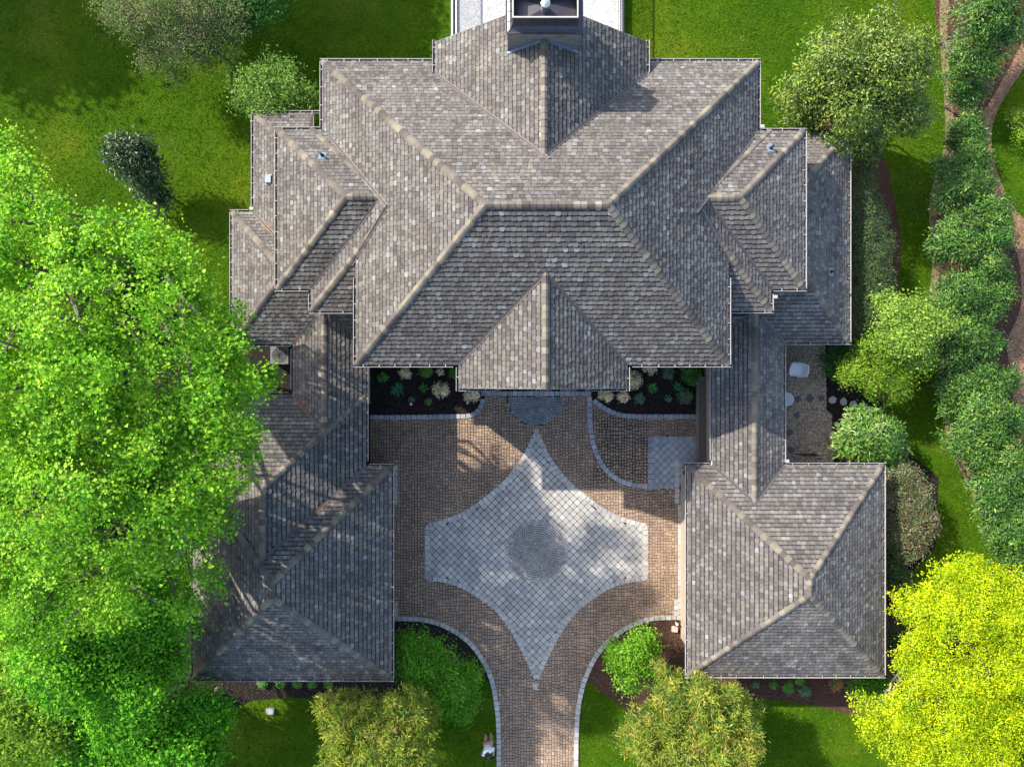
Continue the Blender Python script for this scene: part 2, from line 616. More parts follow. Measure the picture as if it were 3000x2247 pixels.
W2 = rect_mass('w2', 904, (-2.8,), 919, (WY(373, ZW) - GI,), ZW, 0.6, 'WSN', priority=1)
E1 = rect_mass('e1', (5.0,), 2363, 854, 377, ZW, 0.6, 'ESN')
E2 = rect_mass('e2', (4.8,), 2266, 918, (WY(377, ZW) - GI,), ZW, 0.6, 'ESN', priority=1)
E3 = rect_mass('e3', (6.6,), 2493, 1010, 379, ZL, 0.68, 'ESN')
W3 = rect_mass('w3', 736, (-7.6,), (5.6,), 325, ZL, 0.64, 'WN')
W4 = rect_mass('w4', 673, (-4.7,), 1015, 615, ZL, 0.64, 'WSN')
BLm = rect_mass('breeze_l', 852, 1079, (-5.5,), (3.5,), ZL, 0.585, 'WE')
BRm = rect_mass('breeze_r', 2080, 2302, (-7.0,), (4.5,), ZL, 0.585, 'WE')
L2 = rect_mass('link_l', 559, 1079, (-7.6,), 1149, ZL, 0.585, 'WEN', priority=1)
LG = rect_mass('garage_l', 559, 1154, 1995, 1359, ZL, 0.62, 'WESN', priority=2)
RG = rect_mass('garage_r', 2008, 2594, 1985, 1356, ZL, 0.61, 'WESN')
MASSES = [MAIN, NGABLE, SGABLE, W1, W2, E1, E2, E3, W3, W4, BLm, BRm, L2, LG, RG]


def roof_h(x, y):
    return max(m.h(x, y) for m in MASSES)


def hidden(mass, x, y, z, tol=0.10):
    for o in MASSES:
        if o is mass:
            continue
        hh = o.h(x, y)
        if hh > z + tol:
            return True
        if o.priority > mass.priority and abs(hh - z) < 0.012:
            return True
    return False


def R(px, py):
    """photo pixel -> point on the roof, marching down the sight line"""
    z = 10.0
    while z > 0:
        x, y, _z = W(px, py, z)
        if roof_h(x, y) >= z:
            break
        z -= 0.02
    return x, y, z


def clip_poly(poly, hp):
    """Sutherland-Hodgman against a x + b y <= c"""
    a, b, c = hp
    out = []
    n = len(poly)
    for i in range(n):
        p, q = poly[i], poly[(i + 1) % n]
        dp = a * p[0] + b * p[1] - c
        dq = a * q[0] + b * q[1] - c
        if dp <= 0:
            out.append(p)
        if (dp < 0 < dq) or (dq < 0 < dp):
            t = dp / (dp - dq)
            out.append(tuple(p[k] + (q[k] - p[k]) * t for k in range(len(p))))
    return out


def half_planes(mass, pl, reg):
    hp = [(-1, 0, -reg[0]), (1, 0, reg[1]), (0, -1, -reg[2]), (0, 1, reg[3])]

    def lin(q):
        d, e, z0, p = q
        return {'W': (p, 0, z0 - p * e), 'E': (-p, 0, z0 + p * e), 'S': (0, p, z0 - p * e), 'N': (0, -p, z0 + p * e)}[d]
    a0, b0, c0 = lin(pl)
    for q in mass.planes:
        if q is pl:
            continue
        a1, b1, c1 = lin(q)
        hp.append((a0 - a1, b0 - b1, c1 - c0))
    return hp


house = empty('brick_house', (0, 0, 0))
tag(house, 'large brick house with grey shingled hip roofs and two garage wings', 'house')

PAL = [((0.118, 0.104, 0.092), 34), ((0.100, 0.087, 0.078), 22), ((0.134, 0.121, 0.107), 24), ((0.146, 0.133, 0.104), 9),
       ((0.150, 0.143, 0.131), 9), ((0.188, 0.183, 0.172), 4), ((0.084, 0.074, 0.069), 7)]
PALC = [p[0] for p in PAL]
PALW = [p[1] for p in PAL]


def shingle_col(rnd):
    c = rnd.choices(PALC, PALW)[0]
    k = rnd.uniform(0.9, 1.1)
    return tuple(v * k for v in c)


EXPO = 0.166
shingles = []           # (verts, faces, col, size key)
rnd = random.Random(5)
deck = MB()
faces_by_mass = {}
for mass in MASSES:
    for pl in mass.planes:
        d, e, z0, p = pl
        ct = 1 / math.sqrt(1 + p * p)
        nrm = {'W': (-p * ct, 0, ct), 'E': (p * ct, 0, ct), 'S': (0, -p * ct, ct), 'N': (0, p * ct, ct)}[d]

        def to_xy(u, v):
            if d == 'W':
                return (e + v, u)
            if d == 'E':
                return (e - v, u)
            if d == 'S':
                return (u, e + v)
            return (u, e - v)
        for reg in mass.regions:
            hp = half_planes(mass, pl, reg)
            x0, x1, y0, y1 = reg
            poly = [(x0, y0), (x1, y0), (x1, y1), (x0, y1)]
            for h_ in hp[4:]:
                poly = clip_poly(poly, h_)
                if len(poly) < 3:
                    break
            if len(poly) < 3:
                continue
            faces_by_mass.setdefault(mass.name, []).append((mass, pl, poly, nrm))
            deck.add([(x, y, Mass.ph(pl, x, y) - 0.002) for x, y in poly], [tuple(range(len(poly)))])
            if d in 'WE':
                us = [q[1] for q in poly]
                vs = [(q[0] - e) if d == 'W' else (e - q[0]) for q in poly]
            else:
                us = [q[0] for q in poly]
                vs = [(q[1] - e) if d == 'S' else (e - q[1]) for q in poly]
            rp = EXPO * ct
            r0 = math.floor(min(vs) / rp - 0.01)
            r1 = math.ceil(max(vs) / rp)
            for r in range(r0, r1):
                rr = random.Random(hash((mass.name, d, r)) & 0xffff if False else (sum(map(ord, mass.name)) * 131 + ord(d) * 17 + r * 7919))
                va = r * rp
                u = math.floor(min(us)) - rr.uniform(0, 0.4)
                wide = rr.random() < 0.5
                row_k = rr.uniform(0.90, 1.10)
                drift = 1.0
                while u < max(us):
                    w = rr.uniform(0.155, 0.20) if wide else rr.uniform(0.135, 0.18)
                    drift = 1 + (drift - 1) * 0.75 + rr.uniform(-0.06, 0.06)
                    col = tuple(v * row_k * drift * t_ for v, t_ in zip(shingle_col(rr), (0.96, 0.99, 1.05)))
                    t = rr.uniform(0.020, 0.027) if wide else rr.uniform(0.013, 0.018)
                    jit = rr.uniform(-0.006, 0.006)
                    u0, u1 = u + 0.004, u + w - 0.004
                    u += w
                    wide_now = wide
                    wide = not wide if rr.random() < 0.85 else wide
                    if u1 < min(us) or u0 > max(us):
                        continue
                    vb, vt = va + jit * 0.5 + (0.0 if wide_now else 0.010), va + rp - 0.030
                    ch = rr.uniform(0.026, 0.036) if wide_now else 0.004
                    q = [(u0 + ch, vb), (u1 - ch, vb), (u1, vb + ch), (u1, vt), (u0, vt), (u0, vb + ch)]
                    xy = [to_xy(*a) for a in q]
                    cxm = sum(a[0] for a in xy) / 6
                    cym = sum(a[1] for a in xy) / 6
                    out = 0
                    bad = False
                    for h_ in hp:
                        k = [h_[0] * a[0] + h_[1] * a[1] - h_[2] for a in xy]
                        if min(k) > -1e-6:
                            bad = True
                            break
                        if max(k) > 0:
                            out = 1
                    if bad:
                        continue
                    if hidden(mass, cxm, cym, Mass.ph(pl, cxm, cym)):
                        continue
                    pg = [(a[0], a[1], b[1]) for a, b in zip(xy, q)]
                    if out:
                        for h_ in hp:
                            pg = clip_poly(pg, h_)
                            if len(pg) < 3:
                                break
                        if len(pg) < 3:
                            continue
                    n = len(pg)
                    top, bot = [], []
                    for x, y, v in pg:
                        zz = Mass.ph(pl, x, y)
                        o = t + (0.003 - t) * (v - vb) / (vt - vb)
                        top.append((x + nrm[0] * o, y + nrm[1] * o, zz + nrm[2] * o))
                        bot.append((x - nrm[0] * 0.008, y - nrm[1] * 0.008, zz - nrm[2] * 0.008))
                    ar = sum(top[i][0] * top[(i + 1) % n][1] - top[(i + 1) % n][0] * top[i][1] for i in range(n))
                    if ar < 0:
                        top, bot = top[::-1], bot[::-1]
                    fs = [tuple(range(n))] + [(n + i, n + (i + 1) % n, (i + 1) % n, i) for i in range(n)]
                    dist = math.hypot(cxm - 1.0, cym - 2.8)
                    score = -10 if (out or n < 6) else (zz * 0.25 + (1.5 if d == 'S' else 0) + (0.8 if wide_now else 0) - dist * 0.22)
                    shingles.append((top + bot, fs, col, score))

order = sorted(range(len(shingles)), key=lambda i: -shingles[i][3])
solo = set(order[:300])
field = MB()
for i, (v, f, c, s_) in enumerate(shingles):
    if i in solo:
        mb = MB()
        mb.add(v, f, c)
        mb.build('shingle', M['shingle'], house)
    else:
        field.add(v, f, c)
so = field.build('shingle_field', M['shingle'], house)
so['kind'] = 'stuff'
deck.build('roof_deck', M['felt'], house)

# --- ridge and hip caps
caps = []
CAPC = [(0.115, 0.099, 0.088), (0.095, 0.081, 0.074), (0.175, 0.157, 0.118), (0.150, 0.134, 0.106), (0.085, 0.073, 0.068), (0.135, 0.118, 0.102)]
for mass in MASSES:
    fl_ = faces_by_mass[mass.name]
    done = []
    for mass_, pl, poly, nrm in fl_:
        n = len(poly)
        for i in range(n):
            a, b = poly[i], poly[(i + 1) % n]
            za, zb = Mass.ph(pl, *a), Mass.ph(pl, *b)
            for q in mass.planes:
                if q is pl or mass.planes.index(q) < mass.planes.index(pl):
                    continue
                if abs(Mass.ph(q, *a) - za) < 1e-4 and abs(Mass.ph(q, *b) - zb) < 1e-4:
                    done.append((Vector((*a, za)), Vector((*b, zb)), pl, q))
    for A, B, p1, p2 in done:
        if A.z > B.z:
            A, B = B, A
        L = (B - A).length
        if L < 0.15:
            continue
        t = (B - A).normalized()

        def pn(pl):
            d, e, z0, p = pl
            return Vector({'W': (-p, 0, 1), 'E': (p, 0, 1), 'S': (0, -p, 1), 'N': (0, p, 1)}[d]).normalized()
        n1, n2 = pn(p1), pn(p2)
        s1 = n1.cross(t).normalized()
        s2 = n2.cross(t).normalized()
        if s1.dot(n2) < 0:
            s1 = -s1
        if s2.dot(n1) < 0:
            s2 = -s2
        s1, s2 = (s1 if Vector(s1).z < 0.0 else -s1), (s2 if Vector(s2).z < 0.0 else -s2)
        if s1.dot(n2) < s2.dot(n2):
            pass
        nm = (n1 + n2).normalized()
        k = max(1, int(round(L / 0.215)))
        st_ = L / k
        for i in range(k):
            m_ = A + t * (st_ * (i + 0.5))
            if hidden(mass, m_.x, m_.y, m_.z, 0.12) or any(o is not mass and o.h(m_.x, m_.y) > m_.z + 0.05 for o in MASSES):
                continue
            wv = random.uniform(0.110, 0.122)
            prof = []
            for (sd, nn, kx) in ((s1, n1, 1.0), (s1, n1, 0.45), (None, nm, 0), (s2, n2, 0.45), (s2, n2, 1.0)):
                prof.append((sd * wv * kx if sd is not None else Vector((0, 0, 0)), nn))
            vs = []
            for e_, (al, off) in enumerate(((-0.012, 0.052), (st_ + 0.02, 0.034))):
                for j, (dv, nn) in enumerate(prof):
                    o = off if j in (1, 3) else (off - 0.012 if j in (0, 4) else off + 0.0)
                    vs.append(tuple(A + t * (st_ * i + al) + dv + nn * o))
            for e_, al in enumerate((-0.012, st_ + 0.02)):
                for j, (dv, nn) in enumerate(prof):
                    vs.append(tuple(A + t * (st_ * i + al) + dv + nn * 0.006))
            fs = [(j, j + 1, 5 + j + 1, 5 + j) for j in range(4)]
            fs += [(10 + j, 10 + j + 1, j + 1, j) for j in range(4)]
            fs += [(10, 0, 5, 15), (4, 14, 19, 9)]
            fs += [(5 + j, 5 + j + 1, 15 + j + 1, 15 + j) for j in range(4)]
            c = random.choice(CAPC)
            kk = random.uniform(0.9, 1.1)
            caps.append((vs, fs, tuple(v * kk for v in c), m_.z - 0.15 * math.hypot(m_.x, m_.y)))
order = sorted(range(len(caps)), key=lambda i: -caps[i][3])
solo = set(order[:300])
field = MB()
for i, (v, f, c, s_) in enumerate(caps):
    if i in solo:
        mb = MB()
        mb.add(v, f, c)
        mb.build('ridge_cap', M['shingle'], house)
    else:
        field.add(v, f, c)
if field.v:
    so = field.build('ridge_cap_run', M['shingle'], house)
    so['kind'] = 'stuff'
print('shingles', len(shingles), 'caps', len(caps))


# --- valleys
def valley(ma, da, mb_, db, pa, pb, mat='flashing', name='valley_flashing', label=None, w=0.055):
    P = next(p for p in ma.planes if p[0] == da)
    Q = next(p for p in mb_.planes if p[0] == db)
    A = R(*pa)
    B = R(*pb)

    def lin(q):
        d, e, z0, p = q
        return {'W': (p, 0, z0 - p * e), 'E': (-p, 0, z0 + p * e), 'S': (0, p, z0 - p * e), 'N': (0, -p, z0 + p * e)}[d]
    a, b, c = (x - y for x, y in zip(lin(P), lin(Q)))
    out = []
    for (x, y, z) in (A, B):
        k = (a * x + b * y + c) / (a * a + b * b)
        x, y = x - a * k, y - b * k
        out.append(Vector((x, y, Mass.ph(P, x, y))))
    A, B = out
    t = Vector((B.x - A.x, B.y - A.y, 0)).normalized()
    s_ = Vector((-t.y, t.x, 0))
    m = MB()
    vs, fs = [], []
    N = max(2, int((B - A).length / 0.6))
    for i in range(N + 1):
        C = A.lerp(B, i / N)
        for k, up in ((-w, 0.034), (-w * 0.8, 0.040), (-0.012, 0.034), (0.0, 0.058), (0.012, 0.034), (w * 0.8, 0.040), (w, 0.034)):
            q = C + s_ * k
            vs.append((q.x, q.y, max(Mass.ph(P, q.x, q.y), Mass.ph(Q, q.x, q.y)) + up - (0 if abs(k) > 0 else 0)))
    for i in range(N):
        for j in range(6):
            fs.append((i * 7 + j, i * 7 + j + 1, (i + 1) * 7 + j + 1, (i + 1) * 7 + j))
    m.add(vs, fs)
    o = m.build(name, M[mat], house)
    if label:
        o['label'] = label
    return o


valley(NGABLE, 'W', MAIN, 'N', (1278, 222), (1606, 468))
valley(NGABLE, 'E', MAIN, 'N', (1897, 222), (1614, 468))
valley(SGABLE, 'W', MAIN, 'S', (1340, 1068), (1594, 800))
valley(SGABLE, 'E', MAIN, 'S', (1840, 1068), (1604, 800))
valley(W1, 'N', MAIN, 'W', (966, 402), (1150, 585))
valley(W2, 'S', MAIN, 'W', (1168, 626), (1044, 788))
valley(W2, 'W', W1, 'S', (1108, 594), (912, 844))
valley(E1, 'N', MAIN, 'E', (2206, 400), (2018, 596))
valley(E2, 'S', MAIN, 'E', (2014, 622), (2134, 786))
valley(E2, 'E', E1, 'S', (2080, 595), (2256, 846))
valley(E3, 'S', BRm, 'E', (2298, 1006), (2236, 922))
valley(E3, 'S', BRm, 'W', (2146, 956), (2190, 922))
valley(W4, 'S', BLm, 'W', (858, 1008), (922, 924))
valley(W4, 'S', BLm, 'E', (966, 922), (1030, 976))
valley(W3, 'W', W4, 'N', (744, 620), (803, 690))
valley(L2, 'N', BLm, 'W', (858, 1156), (940, 1252))
valley(LG, 'N', L2, 'E', (1072, 1366), (778, 1652))
valley(RG, 'N', BRm, 'W', (2086, 1362), (2208, 1472))
valley(RG, 'N', BRm, 'E', (2296, 1362), (2218, 1472))
valley(L2, 'N', BLm, 'W', (862, 1160), (915, 1224), 'needles', 'needle_litter', 'rusty orange needle litter in the valley', 0.05)
valley(W3, 'W', W4, 'N', (770, 645), (802, 688), 'needles', 'needle_litter', 'rusty orange needle litter in the valley', 0.045)
valley(LG, 'N', L2, 'E', (955, 1482), (920, 1516), 'needles', 'needle_litter', 'rusty orange needle litter in the valley', 0.05)
valley(W4, 'S', BLm, 'W', (860, 1006), (876, 985), 'needles', 'needle_litter', 'rusty orange needle litter in the valley', 0.045)


# --- gutters: straight runs given by their outer lip
def gutter(x0, y0, x1, y1, z, side, hang=0.52):
    """plan line of the outer lip, side = outward direction letter"""
    ov = {'W': (-1, 0), 'E': (1, 0), 'S': (0, -1), 'N': (0, 1)}[side]
    m = MB()
    wd_ = 0.105

    def P(s_, o, zz):
        bx = x0 + (x1 - x0) * s_
        by = y0 + (y1 - y0) * s_
        return (bx - ov[0] * o, by - ov[1] * o, z + zz)
    prof = [(0.0, 0.03), (0.004, -0.09), (wd_, -0.09), (wd_, 0.02), (wd_ - 0.008, 0.02), (wd_ - 0.008, -0.05), (0.016, -0.05), (0.016, 0.03)]
    n = len(prof)
    vs = [P(0, *p) for p in prof] + [P(1, *p) for p in prof]
    d = Vector((x1 - x0, y1 - y0, 0)).normalized()
    fl = d.cross(Vector((ov[0], ov[1], 0))).z
    fs, mi = [], []
    for j in range(n):
        k = (j + 1) % n
        q = (j, k, n + k, n + j)
        fs.append(q if fl > 0 else q[::-1])
        mi.append(1 if j == 5 else 0)
    fs += [tuple(range(n)), tuple(range(n, 2 * n))]
    mi += [0, 0]
    for f_, k in zip(fs, mi):
        pass
    o0 = len(m.v)
    m.v += vs
    m.c += [(1, 1, 1)] * len(vs)
    m.f += fs
    m.m += mi
    L = math.hypot(x1 - x0, y1 - y0)
    k = max(1, int(L / hang))
    go = m.build('gutter', [M['white_metal'], M['gutter_dirt']], house)
    hb = MB()
    for i in range(k):
        s_ = (i + 0.5 + random.uniform(-0.1, 0.1)) / k
        e_ = 0.011 / L
        a, b = s_ - e_, s_ + e_
        q = [P(a, 0.0, 0.034), P(b, 0.0, 0.034), P(b, wd_, 0.028), P(a, wd_, 0.028),
             P(a, 0.0, 0.020), P(b, 0.0, 0.020), P(b, wd_, 0.016), P(a, wd_, 0.016)]
        hb.add(q, [(0, 1, 2, 3), (4, 7, 6, 5), (0, 4, 5, 1), (2, 6, 7, 3), (1, 5, 6, 2), (0, 3, 7, 4)])
    hb.build('gutter_hanger', M['white_metal'], go)['kind'] = 'stuff'


def gut(side, const, a, b, z):
    """side, gutter-lip pixel coordinate, run from a to b pixels"""
    if side in 'WE':
        x = WX(const, z)
        gutter(x, WY(a, z), x, WY(b, z), z, side)
    else:
        y = WY(const, z)
        gutter(WX(a, z), y, WX(b, z), y, z, side)


for args in [('N', 173, 937, 1266, ZN), ('N', 173, 1904, 2228, ZN), ('W', 937, 181, 379, ZN), ('E', 2228, 181, 368, ZN),
             ('S', 1076, 1035, 1328, ZS), ('S', 1076, 1853, 2141, ZS), ('W', 1035, 815, 1068, ZS), ('E', 2141, 815, 1068, ZS),
             ('W', 1267, 118, 213, NG_Z), ('E', 1903, 118, 213, NG_Z), ('W', 1336, 1076, 1146, ZS), ('E', 1845, 1076, 1146, ZS),
             ('S', 1146, 1344, 1448, ZS), ('S', 1146, 1733, 1837, ZS),
             ('N', 373, 805, 936, ZW), ('W', 805, 381, 846, ZW), ('S', 854, 805, 903, ZW), ('W', 904, 862, 911, ZW), ('S', 919, 904, 1034, ZW),
             ('N', 377, 2229, 2363, ZW), ('E', 2363, 385, 846, ZW), ('S', 854, 2267, 2363, ZW), ('E', 2266, 862, 910, ZW), ('S', 918, 2142, 2266, ZW),
             ('N', 379, 2330, 2493, ZL), ('E', 2493, 387, 1002, ZL), ('S', 1010, 2303, 2493, ZL),
             ('N', 325, 736, 937, ZL), ('W', 736, 333, 607, ZL), ('N', 615, 673, 728, ZL), ('W', 673, 623, 1007, ZL), ('S', 1015, 673, 851, ZL),
             ('W', 852, 1023, 1141, ZL), ('E', 1079, 1030, 1351, ZL), ('N', 1149, 559, 844, ZL),
             ('N', 1359, 1080, 1154, ZL), ('E', 1154, 1367, 1987, ZL), ('S', 1995, 559, 1154, ZL), ('W', 559, 1157, 1987, ZL),
             ('W', 2008, 1364, 1977, ZL), ('N', 1356, 2008, 2079, ZL), ('N', 1356, 2303, 2594, ZL), ('E', 2594, 1364, 1977, ZL),
             ('S', 1985, 2008, 2594, ZL), ('W', 2080, 1030, 1348, ZL), ('E', 2302, 1018, 1348, ZL)]:
    gut(*args)

# --- soffits, fascias and walls of every block
OV = 0.42


def block(name, box, z, inset=(OV, OV, OV, OV), wall_mat='brick'):
    x0, x1, y0, y1 = box
    m = MB()
    m.box(x0, x1, y0, y1, z - 0.16, z - 0.02)
    m.build('soffit', M['white'], house)
    m = MB()
    m.box(x0 + inset[0], x1 - inset[1], y0 + inset[2], y1 - inset[3], -0.1, z - 0.16)
    o = m.build('wall', M[wall_mat], house)
    return o


block('main', (xws, xes, ys0, 6.0), ZS)
block('main_n', (xwn, xen, 6.0, yn0), ZN, (OV, OV, 0, OV))
for m_, z_, ins in ((W1, ZW, (OV, 0, OV, OV)), (W2, ZW - 0.003, (OV, 0, OV, OV)), (E1, ZW, (0, OV, OV, OV)), (E2, ZW - 0.003, (0, OV, OV, OV)),
                    (E3, ZL, (0, OV, OV, OV)), (W3, ZL, (OV, 0, 0, OV)), (W4, ZL - 0.003, (OV, 0, OV, OV)), (BLm, ZL - 0.006, (OV, OV, 0, 0)),
                    (BRm, ZL - 0.003, (OV, OV, 0, 0)), (L2, ZL - 0.009, (OV, OV, 0, OV)), (LG, ZL, (OV, OV, OV, OV)), (RG, ZL, (OV, OV, OV, OV))):
    block(m_.name, m_.box, z_, ins)


def gable_block(mass, z, yend, inward):
    xw, xe = mass.box[0], mass.box[1]
    xm = (xw + xe) / 2
    zr = mass.h(xm, (mass.box[2] + mass.box[3]) / 2)
    m = MB()
    # triangular brick gable behind the rake, one wall deep
    yo = yend + inward * 0.30
    yi = yo + inward * 0.25
    dz = 0.06
    prof = [(xw + 0.2, z - 0.16), (xe - 0.2, z - 0.16), (xe - 0.2, z - dz + 0.14), (xm, zr - dz - 0.02), (xw + 0.2, z - dz + 0.14)]
    vs = [(x, yo, zz) for x, zz in prof] + [(x, yi, zz) for x, zz in prof]
    n = 5
    fs = [tuple(range(n)), tuple(range(n, 2 * n))[::-1]] + [(i, (i + 1) % n, n + (i + 1) % n, n + i) for i in range(n)]
    m.add(vs, fs)
    m.build('gable_wall', M['brick'], house)
    for xa in (xw, xe):
        mb = MB()
        a = Vector((xa, yend, z))
        b = Vector((xm, yend, zr))
        y2 = yend + inward * 0.03
        y1 = yend - inward * 0.004
        vs = [(a.x, y1, a.z - 0.22), (b.x, y1, b.z - 0.22), (b.x, y1, b.z - 0.004), (a.x, y1, a.z - 0.004),
              (a.x, y2, a.z - 0.22), (b.x, y2, b.z - 0.22), (b.x, y2, b.z - 0.004), (a.x, y2, a.z - 0.004)]
        mb.add(vs, [(0, 1, 2, 3), (7, 6, 5, 4), (0, 4, 5, 1), (3, 2, 6, 7), (0, 3, 7, 4), (1, 5, 6, 2)])
        mb.build('rake_board', M['white'], house)


gable_block(NGABLE, NG_Z, NGABLE.box[3], -1)
gable_block(SGABLE, ZS, SGABLE.box[2], 1)
m = MB()
m.box(NGABLE.box[0] + 0.4, NGABLE.box[1] - 0.4, 9.0, 11.48, -0.1, NG_Z - 0.16)
m.build('wall', M['brick'], house)
m = MB()
m.box(SGABLE.box[0] + 0.4, SGABLE.box[1] - 0.4, 0.1, 2.5, -0.1, ZS - 0.16)
m.build('wall', M['brick'], house)

# --- garage doors, one wide panelled door on each court side
for xx, sg, yc in ((RG.box[0] + OV, -1, -7.2), (LG.box[1] - OV, 1, -7.2)):
    m = MB()
    m.box(min(xx + sg * 0.004, xx + sg * 0.02), max(xx + sg * 0.004, xx + sg * 0.02), yc - 2.6, yc + 2.6, 0.05, 2.35)
    o = m.build('garage_door', M['door'], house)
    for k in range(4):
        m = MB()
        m.box(min(xx + sg * 0.021, xx + sg * 0.03), max(xx + sg * 0.021, xx + sg * 0.03), yc - 2.5, yc + 2.5, 0.12 + k * 0.56, 0.62 + k * 0.56, inset=0.004)
        m.build('door_panel', M['door'], o)

# --- chimney
ch = empty('chimney', (0.98, 11.17, 0))
ch.parent = house
CX0, CX1, CY0, CY1 = -0.14, 2.10, 10.60, 11.80


def chpart(name, mb, mat, smooth=False, par=None):
    o = mb.build(name, mat, par or ch, smooth)
    o.location = (-0.98, -11.17, 0) if par is None else (0, 0, 0)
    return o


m = MB()
m.box(CX0, CX1, CY0, CY1, 4.0, 8.46)
chpart('chimney_stack', m, M['brick_dark'])
m = MB()
m.box(CX0 - 0.02, CX1 + 0.02, CY0 - 0.025, CY1 + 0.02, 8.46, 8.53)
m.box(CX0 - 0.05, CX1 + 0.05, CY0 - 0.05, CY1 + 0.05, 8.53, 8.57)
chpart('chimney_ledge', m, M['dark_metal'])
# flared standing seam skirt
lev = [(0.00, 8.57), (0.07, 8.60), (0.12, 8.66), (0.15, 8.76), (0.165, 8.92), (0.17, 9.08)]
m = MB()
vs, fs = [], []
for i, (ins, z) in enumerate(lev):
    vs += [(CX0 + ins, CY0 + ins, z), (CX1 - ins, CY0 + ins, z), (CX1 - ins, CY1 - ins, z), (CX0 + ins, CY1 - ins, z)]
for i in range(len(lev) - 1):
    for k in range(4):
        fs.append((i * 4 + k, i * 4 + (k + 1) % 4, i * 4 + 4 + (k + 1) % 4, i * 4 + 4 + k))
m.add(vs, fs)
sk = chpart('metal_skirt', m, M['dark_metal'])
for x in np.linspace(CX0 + 0.42, CX1 - 0.42, 5):
    pts = [(x, CY0 + i_ - 0.006, z) for i_, z in lev]
    seam = MB()
    seam.tube(pts, [0.011] * len(pts), 4)
    chpart('seam', seam, M['dark_metal'], par=sk)
for y in np.linspace(CY0 + 0.3, CY1 - 0.3, 3):
    for sx in (0, 1):
        pts = [((CX0 + i_ - 0.006) if sx == 0 else (CX1 - i_ + 0.006), y, z) for i_, z in lev]
        seam = MB()
        seam.tube(pts, [0.011] * len(pts), 4)
        chpart('seam', seam, M['dark_metal'], par=sk)
# rim frame
m = MB()
a, b, c, d_ = CX0 + 0.15, CX1 - 0.15, CY0 + 0.15, CY1 - 0.15
m.box(a, b, c, c + 0.035, 9.085, 9.13)
m.box(a, b, d_ - 0.035, d_, 9.085, 9.13)
m.box(a, a + 0.035, c + 0.036, d_ - 0.036, 9.085, 9.13)
m.box(b - 0.035, b, c + 0.036, d_ - 0.036, 9.085, 9.13)
chpart('rim', m, M['rim'])
# folded pan inside, four sloping sheets rising to the flue
m = MB()
zc = 8.82
q = [(a + 0.03, c + 0.03, 8.66), (b - 0.03, c + 0.03, 8.66), (b - 0.03, d_ - 0.03, 8.66), (a + 0.03, d_ - 0.03, 8.66), ((a + b) / 2, (c + d_) / 2, zc)]
m.add(q, [(0, 1, 4), (1, 2, 4), (2, 3, 4), (3, 0, 4)])
chpart('chimney_pan', m, M['dark_metal'])
m = MB()
fx, fy = (a + b) / 2 + 0.01, (c + d_) / 2 - 0.06
ring = [(fx, fy, 8.75), (fx, fy, 9.16)]
m.tube(ring, [0.115, 0.115], 20)
m.tube([(fx, fy, 9.16), (fx, fy, 9.19), (fx, fy, 9.23)], [0.135, 0.135, 0.05], 20)
chpart('flue', m, M['steel'], False)
# step flashing where the roof meets the brick
m = MB()
for xa, xb in ((CX0 - 0.01, 0.99), (CX1 + 0.01, 0.99)):
    za, zb = NGABLE.h(xa, 10.3), NGABLE.h(xb, 10.3)
    m.add([(xa, CY0 - 0.09, za + 0.035), (xb, CY0 - 0.09, zb + 0.035), (xb, CY0 - 0.006, zb + 0.04), (xa, CY0 - 0.006, za + 0.04),
           (xb, CY0 - 0.006, zb + 0.10), (xa, CY0 - 0.006, za + 0.10)], [(0, 1, 2, 3), (3, 2, 4, 5)])
chpart('step_flashing', m, M['lead'])


# --- vents
def vent_pipe(px, py, name='vent_pipe'):
    x, y, z = R(px, py)
    m = MB()
    h = roof_h
    q = [(x + dx, y + dy) for dx, dy in ((-0.13, -0.15), (0.13, -0.15), (0.13, 0.15), (-0.13, 0.15))]
    m.add([(a, b, roof_h(a, b) + 0.03) for a, b in q], [(0, 1, 2, 3)])
    m.add([(a, b, roof_h(a, b) + 0.01) for a, b in q] + [(a, b, roof_h(a, b) + 0.03) for a, b in q], [(0, 1, 5, 4), (1, 2, 6, 5), (2, 3, 7, 6), (3, 0, 4, 7)])
    o = m.build(name, M['lead'], house)
    m = MB()
    m.tube([(x, y, z - 0.05), (x, y, z + 0.08), (x, y, z + 0.10), (x, y, z + 0.32)], [0.075, 0.06, 0.042, 0.042], 12)
    m.build('pipe', M['black'], o)


vent_pipe(945, 457)
vent_pipe(2257, 436)
vent_pipe(2434, 797)
x, y, z = R(789, 528)
m = MB()
m.box(x - 0.12, x + 0.12, y - 0.15, y + 0.15, z - 0.1, z + 0.17, inset=0.012)
o = m.build('vent_hood', M['vent'], house)
m = MB()
q = [(x + dx, y + dy) for dx, dy in ((-0.2, -0.18), (0.14, -0.18), (0.14, 0.2), (-0.2, 0.2))]
m.add([(a, b, roof_h(a, b) + 0.031) for a, b in q], [(0, 1, 2, 3)])
m.build('vent_flange', M['lead'], o)

